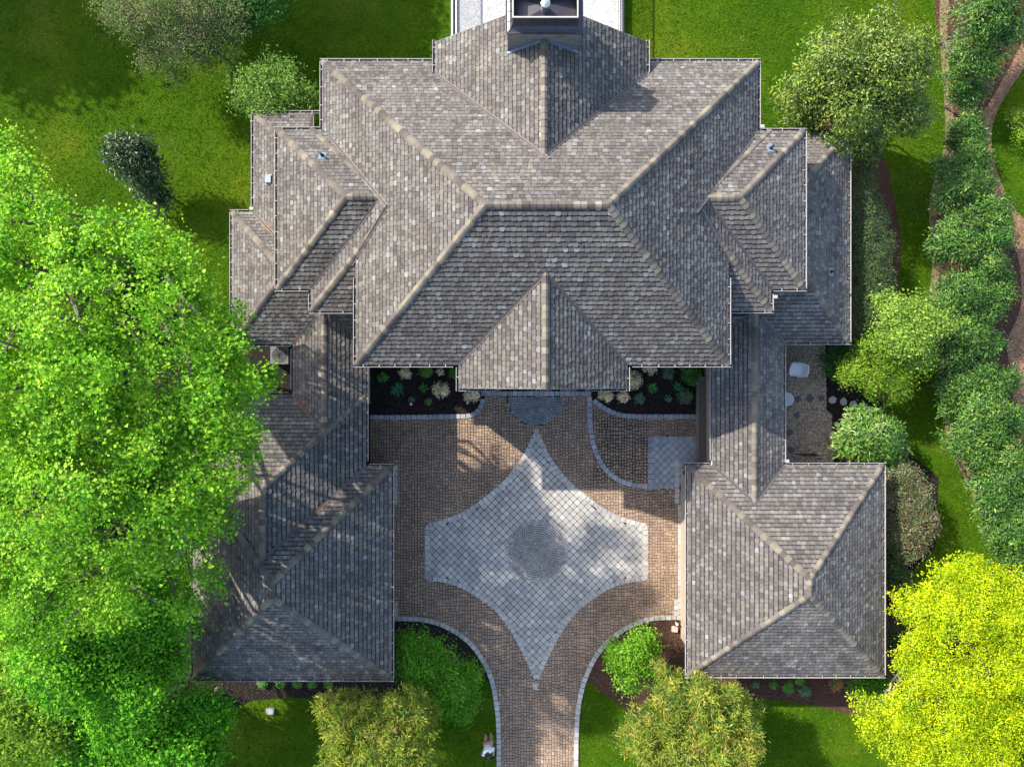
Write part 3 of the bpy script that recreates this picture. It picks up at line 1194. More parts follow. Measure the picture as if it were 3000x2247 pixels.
# --- downspouts and the gooseneck lamp
for px, py, z_ in ((2230, 372, ZN), (736, 612, ZL), (2303, 1350, ZL), (2268, 870, ZW)):
    x, y, _ = W(px, py, z_)
    m = MB()
    m.box(x - 0.03, x + 0.08, y - 0.04, y + 0.04, 0.0, z_ - 0.02)
    m.box(x - 0.05, x + 0.10, y - 0.055, y + 0.055, z_ - 0.02, z_ + 0.06)
    m.build('downspout', M['white_metal'], house)
m = MB()
x0 = RG.box[0] + OV
m.tube([(x0, -3.62, 2.35), (x0 - 0.16, -3.55, 2.45), (x0 - 0.32, -3.50, 2.36)], [0.02, 0.02, 0.02], 8)
m.tube([(x0 - 0.32, -3.50, 2.38), (x0 - 0.33, -3.495, 2.28), (x0 - 0.33, -3.495, 2.2)], [0.05, 0.09, 0.11], 10)
m.build('wall_lamp', M['black'], house)
# brick pier and low wall beside the right-hand breezeway, brick sill course
m = MB()
m.box(BRm.box[0] + 0.12, BRm.box[0] + OV, -3.2, 0.3, 0.0, 0.5)
bw = m.build('brick_wall_base', M['brick_dark'], house)
for k in range(32):
    m = MB()
    y_ = -3.18 + k * 0.108
    m.box(BRm.box[0] + 0.10, BRm.box[0] + OV, y_, y_ + 0.098, 0.503, 0.56, inset=0.005)
    m.build('sill_brick', M['brick_sill'], bw)

print('before PAVING', round(_t.time() - _T0, 1))
# ================================================================ PAVING
STAR_TOPL = smooth_line([(1571, 1245), (1548, 1300), (1520, 1352), (1470, 1412), (1400, 1470), (1330, 1510), (1245, 1534)], 10)
STAR_BOTL = smooth_line([(1245, 1700), (1300, 1706), (1350, 1722), (1410, 1757), (1462, 1803), (1505, 1865), (1545, 1945), (1574, 2014)], 10)


def mirror(pts, xm=1571.5):
    return [(2 * xm - x, y) for x, y in pts]


star_px = STAR_TOPL + STAR_BOTL + mirror(STAR_BOTL)[::-1][1:] + mirror(STAR_TOPL)[::-1][:-1]
STAR = gpx(star_px)
CIRC_C, CIRC_R = W(1573, 1613)[:2], 90 * H / F
HALF_C, HALF_R = W(1570, 1163)[:2], 82 * H / F
SQ = (WX(1898, 0), WX(2062, 0), WY(1432, 0), WY(1277, 0))      # blue-grey square by the breezeway door


def shrink(poly, d):
    """offset a closed polygon inwards (d>0), polygon may be any winding"""
    n = len(poly)
    a = sum(poly[i][0] * poly[(i + 1) % n][1] - poly[(i + 1) % n][0] * poly[i][1] for i in range(n))
    sg = 1 if a > 0 else -1
    out = []
    for i in range(n):
        p0, p1, p2 = (np.array(poly[k % n]) for k in (i - 1, i, i + 1))
        e1 = p1 - p0
        e2 = p2 - p1
        l1, l2 = np.hypot(*e1), np.hypot(*e2)
        if l1 < 1e-6 or l2 < 1e-6:
            continue
        n1 = np.array((-e1[1], e1[0])) / l1 * sg
        n2 = np.array((-e2[1], e2[0])) / l2 * sg
        nn = n1 + n2
        k = max(0.35, 1 + n1.dot(n2))
        out.append(tuple(p1 + nn / k * d))
    return out


def resample(line, step, closed=False):
    P = np.array(line + ([line[0]] if closed else []), float)
    seg = np.hypot(*np.diff(P, axis=0).T)
    cum = np.concatenate([[0], np.cumsum(seg)])
    L = cum[-1]
    n = max(1, int(round(L / step)))
    s_ = np.linspace(0, L, n + 1)
    return np.stack([np.interp(s_, cum, P[:, 0]), np.interp(s_, cum, P[:, 1])], 1)


class Pieces:
    """paving pieces: the largest 300 become parts, the rest one joined part"""
    def __init__(s, name, mat, parent):
        s.name, s.mat, s.parent, s.items = name, mat, parent, []

    def add(s, poly, z1, col, z0=0.0, inset=0.006, score=0.0):
        s.items.append((poly, z0, z1, col, inset, score))

    def build(s, limit=300):
        order = sorted(range(len(s.items)), key=lambda i: -s.items[i][5])
        solo = set(order[:limit])
        f = MB()
        for i, (poly, z0, z1, col, ins, sc_) in enumerate(s.items):
            t = f if i not in solo else MB()
            t.prism(poly, z0, z1, col, 0, ins)
            if t is not f:
                t.build(s.name, s.mat, s.parent)
        if f.v:
            o = f.build(s.name + '_field', s.mat, s.parent)
            o['kind'] = 'stuff'


def stone_line(pieces, line, width, step, z, cols, closed=False, gap=0.008):
    P = resample(line, step, closed)
    n = len(P) - 1
    T = np.gradient(P, axis=0)
    if closed:
        T[0] = T[-1] = P[1] - P[-2]
    T /= np.maximum(np.hypot(T[:, 0], T[:, 1])[:, None], 1e-9)
    Nn = np.stack([-T[:, 1], T[:, 0]], 1)
    for i in range(n):
        a, b = P[i], P[i + 1]
        t = (b - a) / max(np.hypot(*(b - a)), 1e-9) * gap / 2
        j = [random.uniform(-0.006, 0.006) for _ in range(4)]
        w = width / 2
        poly = [tuple(a + t - Nn[i] * (w + j[0])), tuple(b - t - Nn[i + 1] * (w + j[1])),
                tuple(b - t + Nn[i + 1] * (w + j[2])), tuple(a + t + Nn[i] * (w + j[3]))]
        c = random.choice(cols)
        k = random.uniform(0.88, 1.1)
        pieces.add(poly, z + random.uniform(-0.002, 0.003), tuple(v * k for v in c), 0.0, 0.010, 10 - abs(poly[0][0] - 1) * 0.1)


GREY = [(0.37, 0.355, 0.335), (0.40, 0.385, 0.36), (0.34, 0.33, 0.315)]
BLUEG = [(0.27, 0.285, 0.31), (0.30, 0.31, 0.325), (0.25, 0.265, 0.29)]
kerbs = Pieces('kerb_stone', M['kerb'], driveway)
stone_line(kerbs, gpx(K_LEFT), 0.20, 0.235, 0.062, GREY)
stone_line(kerbs, gpx(K_RIGHT), 0.20, 0.235, 0.062, GREY)
KB_L = smooth_line([(1078, 1222), (1200, 1222), (1320, 1220), (1368, 1219), (1392, 1211), (1408, 1193), (1415, 1168)], 8)
stone_line(kerbs, gpx(KB_L), 0.20, 0.225, 0.066, BLUEG)
KB_R = smooth_line([(1739, 1172), (1772, 1197), (1812, 1214), (1850, 1219), (1900, 1220), (2066, 1220)], 8)
stone_line(kerbs, gpx(KB_R), 0.20, 0.225, 0.066, BLUEG)
stone_line(kerbs, gpx([(1409, 1153), (1732, 1153)]), 0.20, 0.225, 0.060, BLUEG)
K_ARC = smooth_line([(1727, 1162), (1727, 1210), (1730, 1258), (1738, 1300), (1754, 1343), (1777, 1378), (1803, 1400),
                     (1835, 1415), (1875, 1423), (1915, 1425), (1975, 1425)], 8)
stone_line(kerbs, gpx(K_ARC), 0.20, 0.225, 0.058, BLUEG)
stone_line(kerbs, gpx([(1905, 1418), (1905, 1280)]), 0.20, 0.225, 0.054, BLUEG)
stone_line(kerbs, gpx([(1912, 1285), (2046, 1285)]), 0.20, 0.225, 0.0535, BLUEG)
stone_line(kerbs, gpx([(2053, 1226), (2053, 1440)]), 0.20, 0.225, 0.0545, BLUEG)
stone_line(kerbs, gpx([(1983, 1350), (1983, 1475)]), 0.20, 0.23, 0.0575, GREY)
stone_line(kerbs, gpx([(1160, 1362), (1160, 1478)]), 0.16, 0.23, 0.0575, GREY)
stone_line(kerbs, gpx([(1160, 1760), (1160, 1806)]), 0.16, 0.23, 0.0575, GREY)
stone_line(kerbs, gpx([(1990, 1478), (1990, 1800)]), 0.14, 0.24, 0.0577, GREY)
stone_line(kerbs, gpx([(1981, 1755), (1981, 1802)]), 0.2, 0.23, 0.0572, GREY)
kerbs.build(300)

# star border, diamond slabs, circles
slabs = Pieces('paving_slab', M['kerb'], driveway)
border = Pieces('border_stone', M['kerb'], driveway)
bl_ = shrink(STAR, 0.10)
stone_line(border, bl_, 0.20, 0.215, 0.046, GREY, True)
in_star = shrink(STAR, 0.07)
border.items = [it for it in border.items if in_poly(np.array([sum(p[0] for p in it[0]) / 4]), np.array([sum(p[1] for p in it[0]) / 4]), in_star)[0]]
border.build(300)
inner = shrink(STAR, 0.20)
S = 0.222
D = S * math.sqrt(2)
cx0, cy0 = W(1571, 1613)[:2]
grown = shrink(STAR, 0.13)
cells = [(cx0 + i * D + (D / 2 if j % 2 else 0), cy0 + j * D / 2) for i in range(-30, 31) for j in range(-50, 51)]
inside_ = in_poly(np.array([c[0] for c in cells]), np.array([c[1] for c in cells]), grown)
for (x, y), k_in in zip(cells, inside_):
    if k_in:
        r = math.hypot(x - CIRC_C[0], y - CIRC_C[1])
        if r < CIRC_R - 0.10:
            continue
        h_ = D / 2 - 0.006
        k = random.uniform(0.86, 1.1)
        c = random.choice([(0.36, 0.345, 0.32), (0.39, 0.375, 0.345), (0.33, 0.315, 0.30)])
        e = 0.016
        pg = [(x - h_ + e, y - e), (x - e, y - h_ + e), (x + e, y - h_ + e), (x + h_ - e, y - e), (x + h_ - e, y + e), (x + e, y + h_ - e), (x - e, y + h_ - e), (x - h_ + e, y + e)]
        slabs.add(pg, 0.034 + random.uniform(-0.002, 0.002), tuple(v * k for v in c), 0.0, 0.007, 5 - math.hypot(x, y) * 0.2)
# blue-grey square
for i in range(-2, 9):
    for j in range(-2, 18):
        x = SQ[0] + 0.2 + i * D * 1.06 + (D * 0.53 if j % 2 else 0)
        y = SQ[2] + 0.2 + j * D * 0.53
        if not (SQ[0] + 0.14 < x < SQ[1] - 0.14 and SQ[2] + 0.14 < y < SQ[3] - 0.14):
            continue
        h_ = D * 0.53 - 0.005
        k = random.uniform(0.9, 1.1)
        c = (0.28, 0.30, 0.325)
        slabs.add([(x - h_, y), (x, y - h_), (x + h_, y), (x, y + h_)], 0.040 + random.uniform(-0.002, 0.002), tuple(v * k for v in c), 0.0, 0.007, 0)
slabs.build(300)


cobbles = Pieces('cobble', M['kerb'], driveway)


def rings(c, R_, a0, a1, cols, wr=0.095, z=0.05):
    n = int(round(R_ / wr))
    wr = R_ / n
    for k in range(n):
        r0, r1 = k * wr + 0.004, (k + 1) * wr - 0.004
        rm = (r0 + r1) / 2
        m_ = max(5, int(round(rm * (a1 - a0) / 0.105)))
        ph = random.uniform(0, 1) * (a1 - a0) / m_ if a1 - a0 > 6 else 0
        for i in range(m_):
            b0 = a0 + (a1 - a0) * i / m_ + ph + 0.004 / max(rm, 0.05)
            b1 = a0 + (a1 - a0) * (i + 1) / m_ + ph - 0.004 / max(rm, 0.05)
            pg = [(c[0] + r * math.cos(b), c[1] + r * math.sin(b)) for r, b in ((r0, b0), (r1, b0), (r1, b1), (r0, b1))]
            if k == 0:
                pg = [(c[0] + r * math.cos(b), c[1] + r * math.sin(b)) for r, b in ((0.012, (b0 + b1) / 2), (r1, b0), (r1, b1))]
            col = random.choice(cols)
            kk = random.uniform(0.82, 1.12)
            cobbles.add(pg, z + random.uniform(-0.003, 0.003), tuple(v * kk for v in col), 0.0, 0.006, k * 0.1)


rings(CIRC_C, CIRC_R, 0, 2 * math.pi, [(0.30, 0.29, 0.275), (0.27, 0.262, 0.25), (0.33, 0.318, 0.30)])
rings(HALF_C, HALF_R, math.pi, 2 * math.pi, [(0.20, 0.22, 0.235), (0.23, 0.245, 0.255), (0.18, 0.2, 0.215)])
cobbles.build(300)

# tan tumbled pavers in two sizes, fitted on a small grid
U = 0.059
xs0, xs1 = WX(1076, 0), WX(2075, 0)
ysA, ysB = WY(2420, 0), WY(1150, 0)
NX, NY = int((xs1 - xs0) / U), int((ysB - ysA) / U)
gx = xs0 + (np.arange(NX) + 0.5) * U
gy = ysA + (np.arange(NY) + 0.5) * U
GX, GY = np.meshgrid(gx, gy, indexing='ij')
drive_poly = gpx([(1140, 1812)] + K_LEFT + K_RIGHT[::-1] + [(2000, 1808), (2000, 1420), (2070, 1420), (2070, 1150), (1078, 1150), (1078, 1380), (1140, 1380)])
ok = in_poly(GX, GY, drive_poly)
ok &= ~in_poly(GX, GY, shrink(STAR, 0.06))
ok &= ~in_poly(GX, GY, BED_L) & ~in_poly(GX, GY, BED_R)
ok &= ~((np.hypot(GX - HALF_C[0], GY - HALF_C[1]) < HALF_R - 0.02) & (GY < HALF_C[1] + 0.05))
ok &= ~((GX > SQ[0] + 0.05) & (GX < SQ[1]) & (GY > SQ[2] + 0.02) & (GY < SQ[3] - 0.05))
arc_w = gpx(K_ARC)
pav = Pieces('paver', M['paver'], driveway)
TAN = [(0.29, 0.205, 0.145), (0.26, 0.187, 0.138), (0.315, 0.222, 0.148), (0.235, 0.175, 0.138), (0.275, 0.192, 0.135)]
used = ~ok
rp_ = random.Random(3)
ROUGH = (WX(1735, 0), WX(1900, 0), WY(1420, 0), WY(1225, 0))


def put_paver(i, j, a, b):
    ci, cj = min(NX - 1, max(0, int(i + a / 2))), min(NY - 1, max(0, int(j + b / 2)))
    if not ok[ci, cj]:
        return
    x, y = xs0 + i * U, ysA + j * U
    rough = ROUGH[0] < x < ROUGH[1] and ROUGH[2] < y < ROUGH[3]
    gp = rp_.uniform(0.003, 0.006)
    if rough:
        gp = rp_.uniform(0.004, 0.016)
    e = rp_.uniform(0.012, 0.022) if not rough else rp_.uniform(0.018, 0.034)
    x0, x1, y0, y1 = x + gp, x + a * U - gp, y + gp, y + b * U - gp
    pg = [(x0 + e, y0), (x1 - e, y0), (x1, y0 + e), (x1, y1 - e), (x1 - e, y1), (x0 + e, y1), (x0, y1 - e), (x0, y0 + e)]
    c = rp_.choice(TAN)
    k = rp_.uniform(0.86, 1.12)
    sc_ = a * b * 0.5 - math.hypot(x - 1.0, y + 9.0) * 0.15
    pav.add(pg, 0.038 + rp_.uniform(-0.004, 0.003), tuple(v * k for v in c), 0.0, 0.007, sc_)


for i in range(0, NX, 6):
    j = -rp_.randint(0, 5)
    while j < NY:
        if rp_.random() < 0.28:
            for cc in (0, 3):
                put_paver(i + cc, j, 3, 2)
            j += 2
        else:
            for cc in (0, 2, 4):
                if rp_.random() < 0.5:
                    for q in (0, 3):
                        put_paver(i + cc, j + q, 2, 3)
                else:
                    for q in (0, 2, 4):
                        put_paver(i + cc, j + q, 2, 2)
            j += 6
pav.build(300)
print('pavers', len(pav.items), 'slabs', len(slabs.items), 'cobbles', len(cobbles.items), 'kerbs', len(kerbs.items))

print('before PLANTS', round(_t.time() - _T0, 1))
# ================================================================ PLANTS
def unit(v):
    return v / np.maximum(np.linalg.norm(v, axis=1, keepdims=True), 1e-9)


def leaf_cloud(lobes, n_clump, per, size, aspect, clump_r, pal, seed, flat=0.6, fill=0.25, outward=0.5, up=0.6, rnd_=0.8,
               low=-0.25, radial=0.0, fold=0.25, shell=(0.78, 1.04), droop=0.0, size_var=0.35, gap=0.0, gap_w=1.6, bright=1.5):
    """many small folded leaves in clumps spread over and through a set of ellipsoid lobes
    lobes: (x, y, z, rx, ry, rz); pal: list of (rgb, weight)"""
    rg = np.random.default_rng(seed)
    Lb = np.array(lobes, float)
    wt = Lb[:, 3] * Lb[:, 4]
    wt /= wt.sum()
    k = rg.choice(len(Lb), n_clump, p=wt)
    d = rg.normal(size=(n_clump, 3))
    d = unit(d)
    neg = d[:, 2] < low
    d[neg, 2] *= -1
    rad = rg.uniform(shell[0], shell[1], n_clump)
    inn = rg.random(n_clump) < fill
    rad[inn] = rg.uniform(0.25, 0.8, inn.sum())
    rad *= 1 + 0.10 * np.sin(d[:, 0] * 7 + k) * np.cos(d[:, 1] * 6 + d[:, 2] * 5 + k * 2)
    cc = Lb[k, :3] + d * Lb[k, 3:6] * rad[:, None]
    if gap:
        ph = rg.uniform(0, 6.28, 9)
        f = 6.28 / gap_w
        nv = sum(np.sin(cc @ (unit(rg.normal(size=(1, 3)))[0] * f * q) + ph[i]) for i, q in enumerate((0.6, 0.8, 1.0, 1.3, 1.7)))
        keep = nv > np.quantile(nv, gap)
        cc, d, k = cc[keep], d[keep], k[keep]
        n_clump = len(cc)
    # colours of clumps
    cols = np.array([p[0] for p in pal], float)
    pw = np.array([p[1] for p in pal], float)
    pw /= pw.sum()
    ck = cols[rg.choice(len(cols), n_clump, p=pw)]
    ck = ck * rg.uniform(0.78, 1.22, (n_clump, 1))
    n = n_clump * per
    idx = np.repeat(np.arange(n_clump), per)
    off = rg.normal(size=(n, 3)) * clump_r
    off[:, 2] *= flat
    P = cc[idx] + off
    P[:, 2] = np.maximum(P[:, 2] - droop * np.hypot(off[:, 0], off[:, 1]), 0.03)
    out = unit(off + d[idx] * clump_r * 0.8)
    nrm = unit(d[idx] * outward + np.array([0, 0, up]) + rg.normal(size=(n, 3)) * rnd_ * 0.5)
    ax = rg.normal(size=(n, 3)) * (1 - radial) + out * radial * 2
    ax = unit(ax - nrm * (ax * nrm).sum(1, keepdims=True))
    sd = np.cross(nrm, ax)
    L = size * (1 + size_var * rg.normal(size=(n, 1))).clip(0.45, 1.7)
    Wd = L * aspect
    base = P - ax * L * 0.5
    tip = P + ax * L * 0.5 - nrm * L * 0.12
    mid = P + ax * L * 0.04
    l_ = mid + sd * Wd * 0.5 + nrm * Wd * fold
    r_ = mid - sd * Wd * 0.5 + nrm * Wd * fold
    V = np.stack([base, r_, tip, l_], 1).reshape(-1, 3)
    o = np.arange(n)[:, None] * 4
    Fc = np.concatenate([o + np.array([[0, 1, 2]]), o + np.array([[0, 2, 3]])], 0)
    c = ck[idx] * rg.uniform(0.72, 1.28, (n, 1)) * bright
    yel = rg.random((n, 1)) * 0.18
    c = c * (1 - yel) + c * np.array([[1.5, 1.1, 0.7]]) * yel
    C4 = np.repeat(c, 4, axis=0)
    return V, Fc, C4, cc


PLANT_N = [0]


def plant(name, label, cat, base, lobes, crown, pal, mat='leaf', group=None, trunk_r=0.12, trunk_h=None, limbs=8, crown_name='crown', trunk_name='trunk', bark='bark', rel=False, solid=True):
    PLANT_N[0] += 1
    root = empty(name, (base[0], base[1], 0))
    tag(root, label, cat, group)
    lb = [(x - base[0], y - base[1], z, a, b, c) for x, y, z, a, b, c in lobes]
    V, Fc, C4, cc = leaf_cloud(lb, pal=pal, seed=100 + PLANT_N[0], **crown)
    me = np_mesh(crown_name, V, [Fc], C4)
    link(crown_name, me, M[mat], root)
    m = MB()
    rr = random.Random(PLANT_N[0])
    top = max(z + c * 0.3 for x, y, z, a, b, c in lb)
    cxm = sum(l_[0] for l_ in lb) / len(lb)
    cym = sum(l_[1] for l_ in lb) / len(lb)
    th = trunk_h if trunk_h else top * 0.45
    p0 = Vector((0, 0, -0.05))
    p1 = Vector((cxm * 0.15, cym * 0.15, th))
    m.tube([p0, p0.lerp(p1, 0.1), p0.lerp(p1, 0.5), p1], [trunk_r * 1.5, trunk_r * 1.1, trunk_r * 0.95, trunk_r * 0.8], 8)
    tgt = [Vector((l_[0], l_[1], l_[2] + l_[5] * 0.2)) for l_ in lb]
    ids = np.linspace(0, len(cc) - 1, max(limbs, 1)).astype(int)
    tgt += [Vector(cc[i]) for i in ids]
    for q in tgt:
        s0 = p0.lerp(p1, rr.uniform(0.6, 1.0))
        mid = s0.lerp(q, 0.5) + Vector((rr.uniform(-1, 1), rr.uniform(-1, 1), rr.uniform(0, 1))) * (q - s0).length * 0.20
        m.tube([s0, mid, q], [trunk_r * 0.5, trunk_r * 0.32, trunk_r * 0.10], 5)
    m.build(trunk_name, M[bark], root)
    return root


def lob(px, py, z, r, ry=None, rz=None):
    x, y, _ = W(px, py, z)
    return (x, y, z, r, ry or r, rz or r * 0.75)


def split(lobes, n, lo=0.42, hi=0.62, dist=0.62, seed=1, keep=True):
    """break each lobe into several smaller boughs so that the crown outline is uneven"""
    rr = random.Random(seed)
    out = []
    for x, y, z, a, b, c in lobes:
        a, b, c = a * 1.14, b * 1.14, c * 1.08
        if keep:
            out.append((x, y, z, a * 0.72, b * 0.72, c * 0.72))
        for i in range(n):
            t = rr.uniform(0, 2 * math.pi)
            u = rr.uniform(-0.15, 1.0)
            q = math.sqrt(max(0, 1 - u * u))
            k = rr.uniform(lo, hi)
            g_ = dist * rr.uniform(0.85, 1.25)
            out.append((x + math.cos(t) * q * a * g_, y + math.sin(t) * q * b * g_, z + u * c * g_, a * k, b * k, c * k * 0.8))
    return out


# ---- tall maples on the left
MAPLE = [((0.062, 0.165, 0.007), 4), ((0.090, 0.195, 0.009), 4), ((0.135, 0.235, 0.018), 3), ((0.038, 0.115, 0.006), 2.5)]
plant('maple_tree', 'tall bright green maple at the left frame edge, reaching over the small yard', 'tree', (-14.0, 2.6),
      split([lob(20, 560, 9.0, 1.4), lob(150, 690, 9.5, 1.6), lob(330, 770, 9.3, 1.6), lob(470, 820, 8.8, 1.4), lob(580, 850, 8.2, 1.2),
       lob(120, 850, 11.2, 2.2), lob(330, 900, 11.3, 2.2), lob(520, 960, 10.2, 1.9), lob(640, 930, 8.4, 1.3), lob(690, 1010, 8.0, 1.0),
       lob(680, 1090, 8.4, 1.0), lob(745, 1110, 8.0, 0.6), lob(30, 1000, 11.0, 2.0), lob(240, 1080, 12.0, 2.4), lob(470, 1110, 11.2, 2.1), lob(620, 1160, 9.8, 1.5)], 4, keep=False, seed=24),
      dict(n_clump=4200, per=26, size=0.082, aspect=0.85, clump_r=0.17, fill=0.04, flat=0.5, low=0.05, gap=0.47, gap_w=1.5, shell=(0.78, 1.12), rnd_=0.9, bright=2.1), MAPLE, trunk_r=0.24, trunk_h=5.5, limbs=26)
plant('maple_tree', 'bright green maple hanging over the left garage wing', 'tree', (-13.6, -4.0),
      split([lob(60, 1250, 11.3, 2.2), lob(270, 1290, 12.0, 2.4), lob(480, 1290, 11.0, 2.1), lob(650, 1280, 9.4, 1.5), lob(735, 1250, 8.6, 0.9),
       lob(70, 1470, 10.8, 2.1), lob(290, 1490, 11.2, 2.3), lob(490, 1460, 10.2, 1.9), lob(640, 1420, 8.8, 1.2), lob(625, 1550, 8.2, 1.1), lob(570, 1640, 7.8, 1.0),
       lob(80, 1680, 9.6, 1.9), lob(270, 1690, 9.6, 1.9), lob(440, 1650, 9.2, 1.7), lob(540, 1700, 7.6, 1.2), lob(30, 1860, 8.2, 1.6), lob(200, 1850, 7.8, 1.5)], 4, keep=False, seed=27),
      dict(n_clump=4200, per=26, size=0.082, aspect=0.85, clump_r=0.17, fill=0.04, flat=0.5, low=0.05, gap=0.47, gap_w=1.5, shell=(0.78, 1.12), rnd_=0.9, bright=2.1), MAPLE, trunk_r=0.24, trunk_h=5.5, limbs=26)
# ---- denser trees below the maples
DKG = [((0.05, 0.19, 0.006), 4), ((0.075, 0.235, 0.008), 4), ((0.11, 0.27, 0.012), 2), ((0.032, 0.13, 0.006), 2)]
plant('cherry_tree', 'dense mid green tree against the corner of the left garage', 'tree', (-13.3, -8.6),
      split([lob(330, 1830, 5.6, 1.5), lob(450, 1780, 5.2, 1.4), lob(470, 1690, 4.8, 1.0), lob(470, 1830, 4.2, 0.8), lob(370, 1950, 5.2, 1.4), lob(480, 1930, 4.4, 1.0), lob(240, 1960, 5.6, 1.3), lob(130, 1930, 6.4, 1.4)], 3, seed=29),
      dict(n_clump=1500, per=20, size=0.115, aspect=0.6, clump_r=0.22, fill=0.2, flat=0.6), DKG, trunk_r=0.16)
plant('cherry_tree', 'dense mid green tree at the bottom, left of the shaded lawn', 'tree', (-12.4, -13.0),
      split([lob(430, 2080, 4.2, 1.5), lob(560, 2080, 3.8, 1.0), lob(615, 2070, 3.3, 0.8), lob(520, 2180, 3.8, 1.4), lob(400, 2210, 3.8, 1.5), lob(580, 2160, 3.3, 1.0), lob(280, 2190, 3.9, 1.2), lob(300, 2060, 4.0, 1.3)], 3, seed=35),
      dict(n_clump=1700, per=20, size=0.115, aspect=0.6, clump_r=0.22, fill=0.2, flat=0.6), DKG, trunk_r=0.16)
plant('cherry_tree', 'yellow green sunlit tree in the bottom left corner', 'tree', (-18.5, -12.8),
      split([lob(110, 2060, 4.6, 1.5), lob(40, 1990, 4.4, 1.2), lob(190, 2120, 4.2, 1.1), lob(60, 2150, 4.2, 1.2)], 3, seed=25),
      dict(n_clump=900, per=20, size=0.12, aspect=0.6, clump_r=0.24, fill=0.2, flat=0.6), [((0.10, 0.19, 0.012), 4), ((0.07, 0.15, 0.010), 3), ((0.13, 0.20, 0.02), 2)], trunk_r=0.15)
# ---- off to the upper left, trees whose shade falls on the lawn
for (bx, by, zz, r, lab) in ((-28.6, 23.3, 7.5, 4.4, 'tall tree outside the upper left corner shading the lawn'),
                             (-15.4, 21.8, 6.5, 3.8, 'tall tree above the top edge shading the lawn by the crape myrtle')):
    plant('oak_tree', lab, 'tree', (bx, by), [(bx, by, zz, r, r, r * 0.6), (bx + 2, by - 1.5, zz - 1, r * 0.6, r * 0.6, r * 0.45), (bx - 2, by + 1, zz, r * 0.7, r * 0.7, r * 0.5), (bx + 1.5, by + 2, zz, r * 0.6, r * 0.6, r * 0.5)],
          dict(n_clump=1500, per=18, size=0.34, aspect=0.7, clump_r=0.42, fill=0.45, flat=0.7), DKG, trunk_r=0.3)
# ---- crape myrtle at the top, grey green with pinkish seed heads
plant('crape_myrtle', 'grey green crape myrtle with pinkish tips at the top of the lawn', 'tree', (-13.2, 14.6),
      split([lob(400, 30, 3.0, 1.2), lob(500, 60, 3.4, 1.4), lob(600, 40, 3.3, 1.3), lob(540, 150, 2.6, 1.0), lob(470, 170, 2.2, 0.75), lob(630, 130, 2.6, 0.9), lob(520, 210, 1.6, 0.5), lob(670, 60, 2.9, 0.9), lob(360, 10, 2.8, 0.8), lob(620, 190, 1.8, 0.55)], 3, seed=17),
      dict(n_clump=1700, per=15, size=0.075, aspect=0.5, clump_r=0.17, fill=0.25, flat=0.8, rnd_=1.3, low=-0.3), [((0.075, 0.13, 0.04), 4), ((0.10, 0.155, 0.055), 3), ((0.15, 0.12, 0.095), 3), ((0.05, 0.095, 0.03), 2)], trunk_r=0.07, limbs=50)
plant('leafy_tree', 'dark green leafy tree tucked behind the crape myrtle', 'tree', (-10.8, 15.6),
      [lob(700, 20, 2.6, 1.0), lob(760, -10, 2.8, 1.0), lob(720, 60, 2.0, 0.6)],
      dict(n_clump=420, per=16, size=0.10, aspect=0.6, clump_r=0.2, fill=0.25), [((0.03, 0.10, 0.018), 3), ((0.045, 0.13, 0.02), 2)], trunk_r=0.07)
# ---- small light green tree beside the house
plant('small_tree', 'light green airy small tree beside the upper left roof corner', 'tree', (-9.6, 11.6),
      split([lob(800, 270, 2.6, 1.1, 1.0), lob(760, 250, 2.5, 0.8), lob(860, 270, 2.4, 0.8), lob(800, 205, 2.6, 0.5), lob(845, 210, 2.6, 0.45), lob(720, 290, 2.1, 0.5), lob(890, 310, 2.1, 0.5), lob(780, 330, 2.0, 0.7)], 3, seed=17),
      dict(n_clump=900, per=13, size=0.085, aspect=0.6, clump_r=0.17, fill=0.3, flat=0.8, rnd_=1.1), [((0.10, 0.19, 0.035), 4), ((0.13, 0.225, 0.05), 3), ((0.07, 0.145, 0.025), 2)], trunk_r=0.05, limbs=40)
# ---- glossy shrub on the open lawn
plant('holly_shrub', 'dark glossy shrub with pale glints alone on the left lawn', 'shrub', (-14.6, 8.0),
      [lob(370, 460, 2.2, 0.75), lob(420, 480, 1.9, 0.7), lob(440, 540, 1.3, 0.7), lob(345, 440, 2.3, 0.5), lob(430, 435, 2.3, 0.4), lob(460, 590, 0.8, 0.6), lob(400, 430, 2.5, 0.4)],
      dict(n_clump=420, per=16, size=0.13, aspect=0.42, clump_r=0.16, fill=0.3, flat=0.9, radial=0.5, rnd_=1.1), [((0.016, 0.040, 0.012), 4), ((0.03, 0.06, 0.022), 2), ((0.10, 0.12, 0.085), 0.8)], mat='leaf_gloss', trunk_r=0.05)
